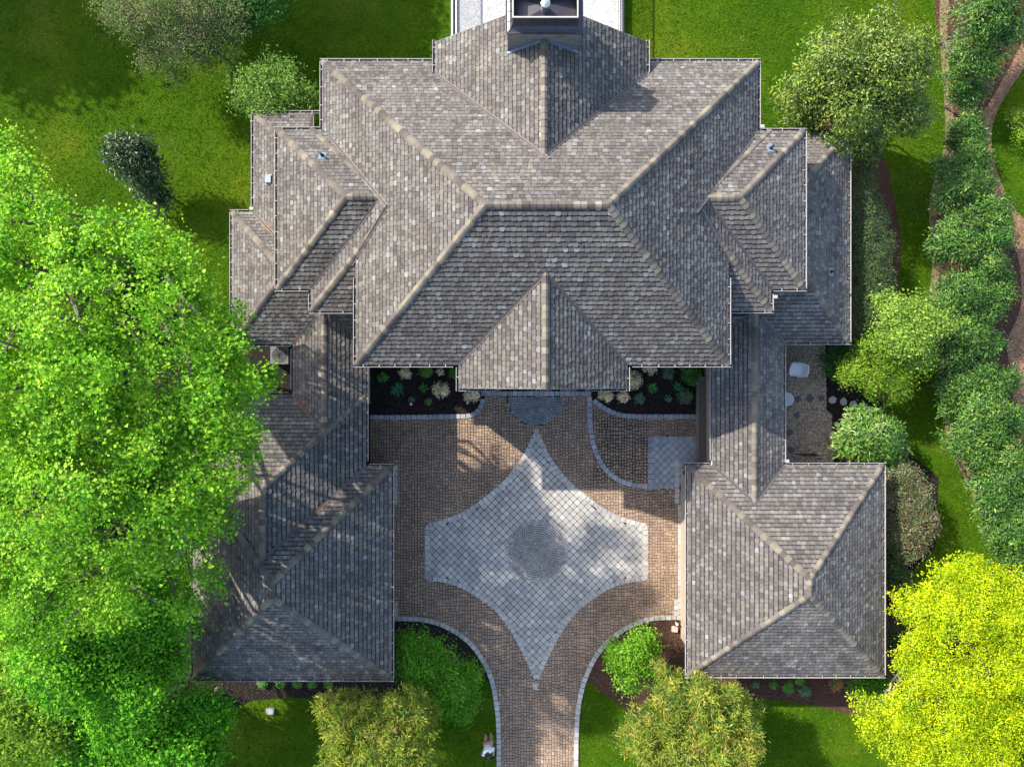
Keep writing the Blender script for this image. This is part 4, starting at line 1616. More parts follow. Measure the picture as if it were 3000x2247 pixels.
# ---- magnolia
plant('magnolia_tree', 'broad magnolia with glossy yellow green leaves beside the right wing', 'tree', (13.2, 11.6),
      split([lob(2440, 190, 4.6, 1.5), lob(2560, 180, 4.6, 1.5), lob(2640, 200, 4.2, 1.2), lob(2500, 280, 4.2, 1.5), lob(2400, 280, 3.6, 1.2), lob(2600, 300, 3.6, 1.4),
       lob(2350, 250, 3.2, 0.9), lob(2380, 350, 2.6, 1.0), lob(2480, 370, 3.0, 1.1), lob(2560, 390, 2.6, 0.9), lob(2660, 160, 4.0, 0.9), lob(2560, 110, 4.4, 0.8), lob(2470, 120, 4.4, 0.7), lob(2320, 300, 2.4, 0.6), lob(2530, 430, 1.8, 0.7), lob(2640, 320, 2.6, 0.9)], 3, seed=15),
      dict(n_clump=2500, per=16, size=0.115, aspect=0.42, clump_r=0.17, fill=0.3, flat=0.8, radial=0.55, rnd_=0.9, shell=(0.86, 1.06), bright=1.25), [((0.085, 0.14, 0.016), 4), ((0.125, 0.18, 0.02), 3), ((0.045, 0.09, 0.016), 4), ((0.18, 0.21, 0.03), 1.3)], mat='leaf_gloss', trunk_r=0.16, limbs=30)
# ---- clipped hedge along the right wing
HEDGE = [((0.045, 0.085, 0.035), 4), ((0.065, 0.105, 0.035), 3), ((0.095, 0.125, 0.045), 1.5), ((0.03, 0.06, 0.03), 2)]
plant('clipped_hedge', 'clipped grey green hedge running along the right wing wall', 'hedge', (13.9, 5.0),
      [lob(2520, y, 1.6, 0.55 + 0.14 * k, 0.8, 0.55) for y, k in ((470, 0), (530, 0.4), (590, 1))] +
      [lob(2540, y, 1.6, 0.75, 0.8, 0.6) for y in (650, 710, 770, 830, 890, 950)] + [lob(2575, y, 1.4, 0.6, 0.7, 0.5) for y in (720, 790, 860, 920)],
      dict(n_clump=1500, per=18, size=0.055, aspect=0.55, clump_r=0.11, fill=0.15, flat=0.7, shell=(0.9, 1.02)), HEDGE, trunk_r=0.05, crown_name='foliage', trunk_name='stem')

# ---- cherry laurel hedge, one shrub after the other
LAUREL = [((0.040, 0.115, 0.014), 4), ((0.065, 0.15, 0.018), 3), ((0.11, 0.19, 0.025), 2), ((0.024, 0.075, 0.014), 2.5)]
laurels = [
    ('tall laurel at the top right corner, first of the hedge', [(2860, 40, 2.4, 1.2), (2950, 20, 2.4, 1.0), (2840, 130, 2.3, 0.9), (2920, 130, 2.2, 0.9), (2820, 210, 1.8, 0.7), (2880, 210, 1.8, 0.7), (2960, 90, 2.0, 0.6)], 650),
    ('small low laurel right below the tall corner laurel', [(2815, 285, 1.1, 0.55), (2850, 270, 1.1, 0.45)], 150),
    ('small round laurel standing free in the hedge line by the dirt track', [(2825, 380, 1.2, 0.62), (2810, 400, 1.0, 0.5)], 200),
    ('shaded laurel with its upper right side sunlit, below the small round one', [(2840, 480, 1.7, 0.7), (2790, 530, 1.7, 0.8), (2860, 540, 1.6, 0.7), (2780, 590, 1.5, 0.6)], 380),
    ('broad sunlit laurel right of the end of the clipped hedge', [(2870, 620, 1.8, 0.8), (2810, 680, 1.9, 0.9), (2890, 700, 1.8, 0.8), (2770, 740, 1.6, 0.6), (2920, 660, 1.5, 0.5)], 460),
    ('laurel whose branches reach over the dirt, right of the light green tree top', [(2900, 790, 1.8, 0.75), (2830, 850, 1.9, 0.95), (2900, 880, 1.7, 0.7), (2780, 900, 1.7, 0.7), (2930, 830, 1.4, 0.5)], 460),
    ('loose laurel right of the yellow green tree, with gaps to bare soil', [(2800, 980, 1.8, 0.85), (2870, 1000, 1.7, 0.75), (2850, 1060, 1.4, 0.6), (2790, 1040, 1.6, 0.7)], 380),
    ('dark shaded laurel at the narrowest part of the side lawn', [(2780, 1130, 1.5, 0.7), (2830, 1120, 1.5, 0.6), (2800, 1180, 1.3, 0.6)], 280),
    ('small laurel with a side branch reaching right over the dirt', [(2890, 1120, 1.5, 0.6), (2940, 1130, 1.3, 0.5)], 190),
    ('large rounded laurel right of the round laurel by the patio', [(2870, 1220, 2.0, 1.0), (2810, 1280, 1.9, 0.8), (2920, 1250, 1.8, 0.8), (2860, 1320, 1.9, 0.8)], 520),
    ('large laurel at the right edge facing the pink tinged shrub', [(2960, 1360, 2.1, 1.0), (2890, 1420, 2.1, 0.95), (2970, 1470, 2.1, 1.0), (2900, 1500, 1.9, 0.8)], 560),
    ('last laurel of the hedge at the right edge above the golden tree', [(2960, 1570, 2.0, 0.9), (2990, 1650, 2.0, 0.9), (2940, 1610, 1.8, 0.7), (3020, 1720, 2.0, 0.9)], 460),
]
for lab, lb, n in laurels:
    L_ = split([lob(a, b, c, d * 1.08) for a, b, c, d in lb], 3, seed=len(lab))
    plant('laurel_shrub', lab, 'shrub', (L_[0][0], L_[0][1]), L_,
          dict(n_clump=int(n * 1.9), per=15, size=0.115, aspect=0.34, clump_r=0.125, fill=0.3, flat=0.6, radial=0.8, rnd_=0.7, shell=(0.85, 1.06), bright=1.15), LAUREL, mat='leaf_gloss', group='laurel hedge on the right', trunk_r=0.04, trunk_h=0.5, crown_name='foliage', trunk_name='stem')

# ---- trees and shrubs between the right wing and the hedge
YG = [((0.10, 0.19, 0.010), 4), ((0.14, 0.225, 0.014), 3), ((0.06, 0.14, 0.010), 3), ((0.19, 0.17, 0.05), 1)]
plant('small_tree', 'light green small tree touching the hedge behind the yellow green one', 'tree', (14.8, 2.0),
      split([lob(2640, 920, 2.9, 0.9), lob(2700, 950, 2.8, 0.8), lob(2610, 980, 2.7, 0.8), lob(2690, 1030, 2.4, 0.7), lob(2590, 890, 2.5, 0.5), lob(2650, 1000, 2.9, 0.8)], 3, seed=32),
      dict(n_clump=800, per=15, size=0.085, aspect=0.6, clump_r=0.16, fill=0.25, flat=0.7), [((0.13, 0.22, 0.03), 4), ((0.17, 0.26, 0.045), 3), ((0.085, 0.17, 0.02), 2)], trunk_r=0.05)
plant('small_tree', 'yellow green small tree beside the stepping stones', 'tree', (13.5, 0.4),
      split([lob(2560, 1040, 2.3, 0.9), lob(2600, 1100, 2.3, 0.85), lob(2500, 1090, 2.1, 0.7), lob(2560, 1120, 1.9, 0.5), lob(2630, 1130, 2.0, 0.5), lob(2600, 1165, 1.7, 0.35), lob(2480, 1110, 1.8, 0.4)], 3, seed=31),
      dict(n_clump=850, per=15, size=0.075, aspect=0.6, clump_r=0.14, fill=0.25, flat=0.7), YG, trunk_r=0.05)
plant('leafy_shrub', 'dark green shaded shrub at the corner of the right wing', 'shrub', (12.8, 1.2),
      [lob(2440, 1060, 1.0, 0.5), lob(2480, 1040, 0.9, 0.6), lob(2450, 1090, 0.7, 0.3)],
      dict(n_clump=220, per=14, size=0.08, aspect=0.6, clump_r=0.14, fill=0.3), [((0.02, 0.075, 0.015), 3), ((0.03, 0.10, 0.02), 2)], trunk_r=0.03, crown_name='foliage', trunk_name='stem')
plant('laurel_shrub', 'round clipped laurel with pale leaf edges beside the gravel patio', 'shrub', (13.6, -2.2),
      [lob(2545, 1275, 1.6, 1.15, 0.95, 0.9), lob(2500, 1290, 1.3, 0.75), lob(2590, 1310, 1.3, 0.8), lob(2520, 1235, 1.5, 0.6)],
      dict(n_clump=620, per=17, size=0.145, aspect=0.32, clump_r=0.13, fill=0.15, flat=0.7, radial=0.8, rnd_=0.7, shell=(0.85, 1.05)), [((0.055, 0.125, 0.018), 4), ((0.085, 0.16, 0.022), 3), ((0.15, 0.20, 0.07), 0.8), ((0.03, 0.08, 0.015), 2)], mat='leaf_gloss', trunk_r=0.04, trunk_h=0.5, crown_name='foliage', trunk_name='stem')
plant('red_tip_shrub', 'mottled shrub with pink and red tips beside the right garage', 'shrub', (16.3, -5.2),
      [lob(2640, 1410, 1.6, 0.75), lob(2680, 1450, 1.6, 0.7), lob(2640, 1490, 1.6, 0.75), lob(2690, 1530, 1.6, 0.75), lob(2660, 1590, 1.5, 0.7), lob(2620, 1560, 1.4, 0.6)],
      dict(n_clump=1000, per=16, size=0.065, aspect=0.5, clump_r=0.11, fill=0.15, flat=0.8, shell=(0.88, 1.04)), [((0.08, 0.115, 0.04), 4), ((0.13, 0.14, 0.075), 3), ((0.14, 0.07, 0.06), 2), ((0.20, 0.19, 0.14), 1.2), ((0.045, 0.075, 0.03), 2)], trunk_r=0.04, trunk_h=0.5, crown_name='foliage', trunk_name='stem')
plant('leafy_shrub', 'dark green shrub squeezed between the right garage and the golden tree', 'shrub', (14.6, -7.5),
      [lob(2610, 1520, 0.9, 0.4, 0.8), lob(2610, 1640, 1.0, 0.45, 0.9), lob(2625, 1700, 1.0, 0.5, 0.6), lob(2615, 1880, 0.7, 0.35, 0.6)],
      dict(n_clump=420, per=14, size=0.09, aspect=0.45, clump_r=0.14, fill=0.3), HEDGE, trunk_r=0.03, crown_name='foliage', trunk_name='stem')
# ---- golden tree, bottom right
GOLD = [((0.25, 0.32, 0.002), 4), ((0.31, 0.37, 0.004), 3), ((0.18, 0.27, 0.002), 3), ((0.12, 0.21, 0.003), 1.2)]
plant('golden_tree', 'brilliant yellow green tree filling the bottom right corner', 'tree', (17.0, -10.5),
      split([lob(2780, 1730, 4.2, 1.3), lob(2870, 1720, 4.2, 1.2), lob(2700, 1790, 3.9, 1.0), lob(2930, 1810, 4.4, 1.3), lob(2820, 1850, 4.6, 1.4), lob(2710, 1880, 3.8, 0.9),
       lob(2980, 1960, 4.4, 1.2), lob(2880, 1980, 4.6, 1.3), lob(2770, 1990, 4.3, 1.2), lob(2680, 1960, 3.6, 0.8), lob(2660, 2070, 3.6, 1.1), lob(2560, 2090, 3.0, 0.8), lob(2760, 2110, 4.0, 1.3), lob(2880, 2120, 4.2, 1.3),
       lob(2980, 2090, 4.2, 1.2), lob(2640, 2180, 3.2, 1.0), lob(2760, 2210, 3.6, 1.2), lob(2880, 2220, 3.8, 1.2), lob(2540, 2130, 2.6, 0.6), lob(2660, 1760, 3.5, 0.6), lob(2980, 1870, 4.2, 1.0)], 3, seed=28),
      dict(n_clump=5200, per=18, size=0.078, aspect=0.45, clump_r=0.12, fill=0.12, flat=0.8, shell=(0.9, 1.03), radial=0.4, rnd_=0.8), GOLD, trunk_r=0.2, trunk_h=1.5, limbs=20)
plant('leafy_shrub', 'small green shrub under the golden tree by the garage corner', 'shrub', (13.9, -12.0),
      [lob(2520, 2010, 1.2, 0.5), lob(2560, 1995, 1.2, 0.5)],
      dict(n_clump=200, per=14, size=0.09, aspect=0.5, clump_r=0.13), [((0.05, 0.15, 0.012), 3), ((0.07, 0.18, 0.015), 2)], trunk_r=0.03, crown_name='foliage', trunk_name='stem')
# ---- feathery golden conifers at the bottom
CON = [((0.165, 0.205, 0.025), 4), ((0.225, 0.25, 0.04), 3), ((0.10, 0.16, 0.02), 3), ((0.22, 0.18, 0.06), 0.8), ((0.05, 0.11, 0.02), 2)]
conifers = [
    ('golden feathery conifer at the bottom, left of the drive', (-4.6, -13.6), [(1010, 2120, 3.4, 1.0), (1110, 2080, 3.4, 0.9), (1190, 2070, 3.3, 0.9), (1230, 2140, 3.2, 0.8), (1110, 2180, 3.8, 1.2), (1000, 2220, 3.6, 1.0), (1220, 2220, 3.3, 0.9), (1020, 2050, 2.6, 0.6), (1260, 2080, 2.6, 0.5)]),
    ('golden feathery conifer at the bottom, right of the drive', (6.6, -13.6), [(1890, 2110, 3.3, 0.9), (1950, 2060, 3.3, 0.9), (1930, 2170, 3.6, 1.0), (1980, 2230, 3.6, 1.0), (1870, 2180, 3.0, 0.7), (1960, 1975, 2.4, 0.5)]),
    ('golden feathery conifer under the lower left eave of the right garage', (8.8, -13.6), [(2060, 2040, 3.3, 0.9), (2140, 2060, 3.2, 0.9), (2080, 2130, 3.7, 1.1), (2170, 2140, 3.1, 0.8), (2120, 2210, 3.6, 1.0), (2040, 2220, 3.4, 0.9), (2190, 2090, 2.6, 0.5)]),
]
for lab, base, lb in conifers:
    plant('conifer_tree', lab, 'tree', base, split([lob(a, b, c, d, d, d * 1.1) for a, b, c, d in lb], 4, 0.3, 0.5, 0.7, seed=len(lab)),
          dict(n_clump=int(150 * len(lb)), per=30, size=0.15, aspect=0.16, clump_r=0.10, fill=0.15, flat=1.0, radial=0.9, outward=0.2, up=0.3, rnd_=1.2, shell=(0.72, 1.08), fold=0.1), CON, mat='needle',
          group='golden conifers by the drive', trunk_r=0.10)
# ---- shrubs flanking the drive
plant('leafy_shrub', 'large bright green shrub between the left garage and the drive', 'shrub', (-3.5, -10.9),
      split([lob(1230, 1890, 2.0, 0.8), lob(1290, 1930, 2.1, 0.8), lob(1200, 1960, 2.0, 0.8), lob(1310, 2000, 2.0, 0.8), lob(1360, 1990, 1.7, 0.6), lob(1330, 2060, 1.7, 0.7), lob(1190, 1870, 1.5, 0.5), lob(1380, 1960, 1.3, 0.5), lob(1250, 2030, 1.8, 0.7), lob(1390, 2040, 1.2, 0.4)], 3, seed=33),
      dict(n_clump=1500, per=15, size=0.07, aspect=0.55, clump_r=0.15, fill=0.25, flat=0.8, rnd_=1.1, shell=(0.7, 1.12)), [((0.06, 0.19, 0.010), 4), ((0.085, 0.23, 0.014), 3), ((0.04, 0.14, 0.010), 3), ((0.12, 0.25, 0.02), 1)], trunk_r=0.05, limbs=30, crown_name='foliage', trunk_name='stem')
plant('leafy_shrub', 'bright lime green shrub on brown mulch right of the drive', 'shrub', (4.9, -11.2),
      split([lob(1870, 1880, 1.7, 0.6), lob(1820, 1930, 1.6, 0.6), lob(1890, 1940, 1.6, 0.6), lob(1840, 1980, 1.4, 0.5), lob(1800, 1900, 1.3, 0.4), lob(1910, 1890, 1.4, 0.45), lob(1860, 1920, 1.8, 0.5)], 3, seed=24),
      dict(n_clump=650, per=15, size=0.075, aspect=0.65, clump_r=0.14, fill=0.25, flat=0.8, shell=(0.72, 1.1)), [((0.10, 0.23, 0.012), 4), ((0.14, 0.28, 0.02), 3), ((0.065, 0.16, 0.012), 2)], trunk_r=0.04, crown_name='foliage', trunk_name='stem')
plant('weed_shrub', 'small yellow green sapling at the right edge beyond the dirt track', 'shrub', (21.2, 11.6),
      [lob(2975, 345, 0.6, 0.4), lob(2995, 400, 0.6, 0.35)],
      dict(n_clump=90, per=12, size=0.07, aspect=0.6, clump_r=0.12), YG, trunk_r=0.02, crown_name='foliage', trunk_name='stem')


# ---- bed plants
def tuft(label, px, py, r, n, col, group):
    """clump of arching strap leaves"""
    x, y, _ = W(px, py, 0.15)
    mb = MB()
    rr = random.Random(int(px * 7 + py))
    for i in range(n):
        a = rr.uniform(0, 2 * math.pi)
        L = r * rr.uniform(0.6, 1.1)
        hgt = r * rr.uniform(0.35, 0.8)
        w = 0.011 + r * 0.025
        k = rr.uniform(1.4, 2.6)
        c = tuple(v * k for v in col)
        prev = []
        vs, fs = [], []
        for s_ in range(5):
            t = s_ / 4
            q = (math.cos(a) * L * t, math.sin(a) * L * t, 0.05 + hgt * (1.6 * t - 1.3 * t * t))
            ww = w * (1 - t) ** 0.6 + 0.001
            vs += [(q[0] - math.sin(a) * ww, q[1] + math.cos(a) * ww, q[2]), (q[0] + math.sin(a) * ww, q[1] - math.cos(a) * ww, q[2])]
        for s_ in range(4):
            fs.append((2 * s_, 2 * s_ + 1, 2 * s_ + 3, 2 * s_ + 2))
        mb.add(vs, fs, c)
    o = mb.build('strap_leaf_plant', M['leaf'])
    o.location = (x, y, 0)
    tag(o, label, 'plant', group)


tuft('large dark green strap leaf clump in the left bed', 1165, 1141, 0.36, 60, (0.03, 0.13, 0.06), 'strap leaf plants in the court beds')
tuft('smaller strap leaf clump left of the big pale hydrangea', 1243, 1135, 0.26, 45, (0.03, 0.14, 0.03), 'strap leaf plants in the court beds')
tuft('bright strap leaf clump in the middle of the right bed', 1913, 1136, 0.28, 50, (0.04, 0.17, 0.03), 'strap leaf plants in the court beds')
tuft('strap leaf clump near the breezeway in the right bed', 1987, 1131, 0.24, 45, (0.03, 0.13, 0.045), 'strap leaf plants in the court beds')


def bush(name, label, px, py, r, pal, n, size, aspect=0.6, z=None, group=None, hgt=0.8, mat='leaf', cat='plant'):
    z = z if z is not None else r * 0.7
    x, y, _ = W(px, py, z)
    plant(name, label, cat, (x, y), [(x, y, z, r, r, r * hgt), (x + r * 0.3, y - r * 0.2, z * 0.8, r * 0.7, r * 0.7, r * hgt * 0.8)],
          dict(n_clump=n, per=10, size=size, aspect=aspect, clump_r=r * 0.16, fill=0.25, flat=0.8, rnd_=1.1, shell=(0.7, 1.08), bright=2.4), pal, mat=mat, group=group, trunk_r=0.015, trunk_h=0.15, limbs=5, crown_name='foliage', trunk_name='stem')


PALE = [((0.40, 0.37, 0.31), 4), ((0.33, 0.30, 0.25), 3), ((0.20, 0.19, 0.14), 2)]
SAGE = [((0.05, 0.11, 0.07), 3), ((0.07, 0.14, 0.08), 2), ((0.13, 0.12, 0.09), 0.7)]
GRN = [((0.045, 0.14, 0.025), 3), ((0.065, 0.17, 0.03), 2), ((0.10, 0.16, 0.04), 1)]
gp_ = 'pale flowering shrubs in the court beds'
bush('hydrangea', 'pale flowering shrub in the left bed under the eave', 1188, 1092, 0.25, PALE, 90, 0.042, 0.9, group=gp_)
bush('hydrangea', 'small broken pale shrub right under the left bed eave', 1290, 1088, 0.17, PALE, 35, 0.042, 0.9, group=gp_)
bush('hydrangea', 'large wide pale shrub left of the porch roof', 1290, 1140, 0.32, PALE, 110, 0.042, 0.9, group=gp_)
bush('hydrangea', 'pale shrub at the rounded end of the left bed', 1380, 1156, 0.30, PALE, 100, 0.042, 0.9, group=gp_)
bush('hydrangea', 'pale shrub at the pointed end of the right bed', 1774, 1154, 0.30, PALE, 100, 0.042, 0.9, group=gp_)
bush('hydrangea', 'pale shrub second from the pointed end of the right bed', 1824, 1162, 0.24, PALE, 80, 0.042, 0.9, group=gp_)
bush('hydrangea', 'tall pale shrub against the right side of the porch roof', 1853, 1112, 0.36, PALE, 110, 0.042, 0.9, group=gp_)
bush('hydrangea', 'pale shrub half hidden under the right main eave', 1905, 1078, 0.30, PALE, 80, 0.042, 0.9, group=gp_)
gs_ = 'small green shrubs in the court beds'
bush('leafy_shrub', 'small green shrub at the left end of the left bed', 1122, 1104, 0.20, GRN, 50, 0.06, 0.5, group=gs_)
bush('leafy_shrub', 'yellow green shrub under the eave above the left bed', 1244, 1085, 0.28, [((0.08, 0.16, 0.03), 3), ((0.11, 0.18, 0.04), 2)], 90, 0.05, 0.6, group=gs_)
bush('leafy_shrub', 'small dull green shrub near the kerb of the left bed', 1254, 1176, 0.15, [((0.07, 0.13, 0.04), 3), ((0.13, 0.13, 0.06), 1)], 50, 0.045, 0.6, group=gs_)
bush('leafy_shrub', 'blue green seedling beside the white path light', 1205, 1170, 0.13, SAGE, 30, 0.05, 0.6, group=gs_)
bush('boxwood', 'clipped bright green boxwood against the porch corner', 1333, 1094, 0.24, [((0.03, 0.12, 0.02), 3), ((0.04, 0.15, 0.025), 2)], 110, 0.035, 0.6, z=0.5, hgt=1.3, group=gs_)
bush('leafy_shrub', 'blue green shrub under the eave in the right bed', 1957, 1094, 0.25, SAGE, 80, 0.05, 0.6, group=gs_)
bush('leafy_shrub', 'large green shrub in the far corner of the right bed', 2026, 1096, 0.42, [((0.03, 0.10, 0.02), 3), ((0.05, 0.14, 0.025), 2), ((0.12, 0.12, 0.05), 0.5)], 150, 0.065, 0.45, group=gs_)
bush('leafy_shrub', 'grey green dome shrub near the kerb of the right bed', 1874, 1166, 0.23, SAGE, 100, 0.04, 0.6, group=gs_)
bush('leafy_shrub', 'grey green wide shrub beside the breezeway in the right bed', 2005, 1160, 0.31, SAGE, 110, 0.045, 0.6, group=gs_)
bush('leafy_shrub', 'thin blue green seedling between two shrubs in the right bed', 1957, 1168, 0.16, SAGE, 40, 0.05, 0.6, group=gs_)
gb_ = 'small shrubs under the garage eaves'
for px, lab in ((769, 'first small shrub under the lower eave of the left garage'), (823, 'second small shrub under the lower eave of the left garage'),
                (870, 'third small shrub under the lower eave of the left garage'), (915, 'fourth small shrub under the lower eave of the left garage'),
                (962, 'fifth small shrub under the lower eave of the left garage, nearest the conifer')):
    bush('leafy_shrub', lab, px, 2000, 0.20, [((0.06, 0.13, 0.03), 3), ((0.08, 0.16, 0.04), 2)], 70, 0.045, 0.5, group=gb_)
bush('leafy_shrub', 'small shrub beside the conifer under the right garage eave', 2212, 2004, 0.16, SAGE, 50, 0.045, 0.5, group=gb_)
bush('leafy_shrub', 'small green shrub second from the conifer under the right garage eave', 2263, 2004, 0.17, GRN, 50, 0.045, 0.5, group=gb_)
bush('leafy_shrub', 'round green shrub in the middle of the bed under the right garage', 2309, 2011, 0.23, GRN, 90, 0.045, 0.5, group=gb_)
bush('leafy_shrub', 'grey green round shrub lowest in the bed under the right garage', 2356, 2023, 0.24, SAGE, 90, 0.045, 0.5, group=gb_)
bush('leafy_shrub', 'green shrub touching the gutter above the grey green round one', 2342, 1992, 0.20, GRN, 60, 0.045, 0.5, group=gb_)
bush('flowering_shrub', 'shrub with red flowers under the right garage eave', 2445, 2000, 0.30, [((0.05, 0.12, 0.04), 3), ((0.45, 0.03, 0.06), 1.5)], 80, 0.06, 0.6, group=gb_)


print('before TURF AND LOOSE COVER', round(_t.time() - _T0, 1))
# ================================================================ TURF AND LOOSE COVER
def blades(n, area_fn, h, w, pal_fn, seed, box):
    rg = np.random.default_rng(seed)
    x = rg.uniform(box[0], box[1], n)
    y = rg.uniform(box[2], box[3], n)
    k = area_fn(x, y)
    x, y = x[k], y[k]
    n = len(x)
    a = rg.uniform(0, 2 * math.pi, n)
    hh = h * rg.uniform(0.5, 1.3, n)
    lean = rg.uniform(0.3, 1.3, n) * hh
    b = rg.uniform(0, 2 * math.pi, n)
    ww = w * rg.uniform(0.6, 1.3, n)
    V = np.zeros((n, 3, 3))
    V[:, 0] = np.stack([x - np.cos(a) * ww, y - np.sin(a) * ww, np.full(n, 0.0)], 1)
    V[:, 1] = np.stack([x + np.cos(a) * ww, y + np.sin(a) * ww, np.full(n, 0.0)], 1)
    V[:, 2] = np.stack([x + np.cos(b) * lean, y + np.sin(b) * lean, hh], 1)
    C = pal_fn(x, y, rg)
    return V.reshape(-1, 3), np.arange(3 * n).reshape(-1, 3), np.repeat(C, 3, axis=0)


def vnoise(x, y, cell, seed):
    """smooth value noise in the plan"""
    g_ = np.random.default_rng(seed).random((256, 256))
    u, v = x / cell + 100.3, y / cell + 100.7
    i, j = np.floor(u).astype(int), np.floor(v).astype(int)
    a, b = u - i, v - j
    a, b = a * a * (3 - 2 * a), b * b * (3 - 2 * b)
    i, j = i % 255, j % 255
    return (g_[i, j] * (1 - a) + g_[i + 1, j] * a) * (1 - b) + (g_[i, j + 1] * (1 - a) + g_[i + 1, j + 1] * a) * b


WALLBOX = [(xwn - .2, xen + .2, ys0, yn0), (W1.box[0], E1.box[1], 3.0, 9.2), (W4.box[0], W4.box[1], 1.4, 7.0), (W3.box[0], -7, 5, 10.4), (E3.box[0], E3.box[1], 1.4, 9.7), (LG.box[0], LG.box[1], LG.box[2], -2.5), (RG.box[0], RG.box[1], RG.box[2], RG.box[3])]


def on_lawn(x, y):
    k = np.ones(len(x), bool)
    for p in GROUND_POLYS:
        k &= ~in_poly(x, y, p)
    for a, b, c, d in WALLBOX:
        k &= ~((x > a + 0.2) & (x < b - 0.2) & (y > c + 0.2) & (y < d - 0.2))
    return k


def turf_col(x, y, rg):
    t = 0.35 * vnoise(x, y, 2.6, 1) + 0.35 * vnoise(x, y, 0.7, 2) + 0.3 * vnoise(x, y, 0.22, 3)
    t = np.clip((t - 0.25) / 0.5, 0, 1)[:, None]
    mow = (0.5 + 0.5 * np.sin((x * 0.25 + y) * 2 * math.pi / 1.1))[:, None]
    a = np.array([[0.030, 0.088, 0.003]])
    b = np.array([[0.125, 0.185, 0.010]])
    c = (a * (1 - t) + b * t) * (0.92 + 0.16 * mow)
    dry = ((vnoise(x, y, 1.4, 7) > 0.80) | (rg.random(len(x)) < 0.03))[:, None] * rg.random((len(x), 1)) * 0.6
    c = c * (1 - dry) + np.array([[0.26, 0.24, 0.10]]) * dry
    return c * rg.uniform(0.45, 1.55, (len(x), 1))


V, Fc, Cc = blades(560000, on_lawn, 0.06, 0.015, turf_col, 5, (-23, 23, -17.5, 17.5))
tf = link('grass', np_mesh('grass', V, [Fc], Cc), M['grass'])
tag(tf, 'short green turf grass covering the lawn', 'grass', kind='stuff')


def stones(n, poly, z, r0, r1, cols, seed, box, squash=0.55):
    rg = np.random.default_rng(seed)
    x = rg.uniform(box[0], box[1], n)
    y = rg.uniform(box[2], box[3], n)
    k = in_poly(x, y, poly)
    x, y = x[k], y[k]
    n = len(x)
    r = rg.uniform(r0, r1, n)
    base = np.array([(1, 0, 0), (0, 1, 0), (-1, 0, 0), (0, -1, 0), (0, 0, 1), (0, 0, -0.6)], float)
    V = base[None] * r[:, None, None] * rg.uniform(0.7, 1.25, (n, 6, 1))
    V[:, :, 2] *= squash
    a = rg.uniform(0, 6.28, n)
    ca, sa = np.cos(a), np.sin(a)
    X = V[:, :, 0] * ca[:, None] - V[:, :, 1] * sa[:, None] + x[:, None]
    Y = V[:, :, 0] * sa[:, None] + V[:, :, 1] * ca[:, None] + y[:, None]
    Z = V[:, :, 2] + z
    P = np.stack([X, Y, Z], 2).reshape(-1, 3)
    f = np.array([(0, 1, 4), (1, 2, 4), (2, 3, 4), (3, 0, 4), (1, 0, 5), (2, 1, 5), (3, 2, 5), (0, 3, 5)])
    Fc = (np.arange(n)[:, None, None] * 6 + f[None]).reshape(-1, 3)
    cc = np.array(cols)[rg.integers(0, len(cols), n)] * rg.uniform(0.7, 1.25, (n, 1))
    return P, Fc, np.repeat(cc, 6, axis=0)


P, Fc, Cc = stones(16000, GRAVEL, 0.035, 0.018, 0.035, [(0.36, 0.29, 0.215), (0.46, 0.38, 0.28), (0.22, 0.18, 0.15), (0.56, 0.49, 0.39)], 3,
                   (WX(2280, 0), WX(2450, 0), WY(1400, 0), WY(990, 0)))
o = link('gravel_stone', np_mesh('gravel_stone', P, [Fc], Cc), M['gravel'], gravel)
o['kind'] = 'stuff'
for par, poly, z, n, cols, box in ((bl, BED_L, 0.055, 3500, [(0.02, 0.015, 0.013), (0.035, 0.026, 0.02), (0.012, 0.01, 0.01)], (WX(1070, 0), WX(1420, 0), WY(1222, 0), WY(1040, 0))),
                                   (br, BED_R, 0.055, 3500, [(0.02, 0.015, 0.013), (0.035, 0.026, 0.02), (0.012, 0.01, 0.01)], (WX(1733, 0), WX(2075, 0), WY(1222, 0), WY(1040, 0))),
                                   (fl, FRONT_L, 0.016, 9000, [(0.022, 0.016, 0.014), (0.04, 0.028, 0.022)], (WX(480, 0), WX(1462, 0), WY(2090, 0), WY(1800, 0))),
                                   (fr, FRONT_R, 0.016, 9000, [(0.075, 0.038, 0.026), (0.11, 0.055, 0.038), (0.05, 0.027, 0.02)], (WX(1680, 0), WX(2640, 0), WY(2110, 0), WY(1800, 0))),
                                   (eb, EAST, 0.014, 6000, [(0.022, 0.016, 0.014), (0.045, 0.03, 0.022)], (WX(2280, 0), WX(2750, 0), WY(1820, 0), WY(1000, 0))),
                                   (st, STRIP, 0.014, 12000, [(0.11, 0.06, 0.04), (0.07, 0.04, 0.028), (0.16, 0.10, 0.07)], (WX(2720, 0), WX(3100, 0), WY(1700, 0), WY(-60, 0)))):
    P, Fc, Cc = stones(n, poly, z, 0.015, 0.05, cols, n, box, 0.3)
    o = link('mulch_chip', np_mesh('mulch_chip', P, [Fc], Cc), M['chip'], par)
    o['kind'] = 'stuff'

print('before SMALL THINGS', round(_t.time() - _T0, 1))
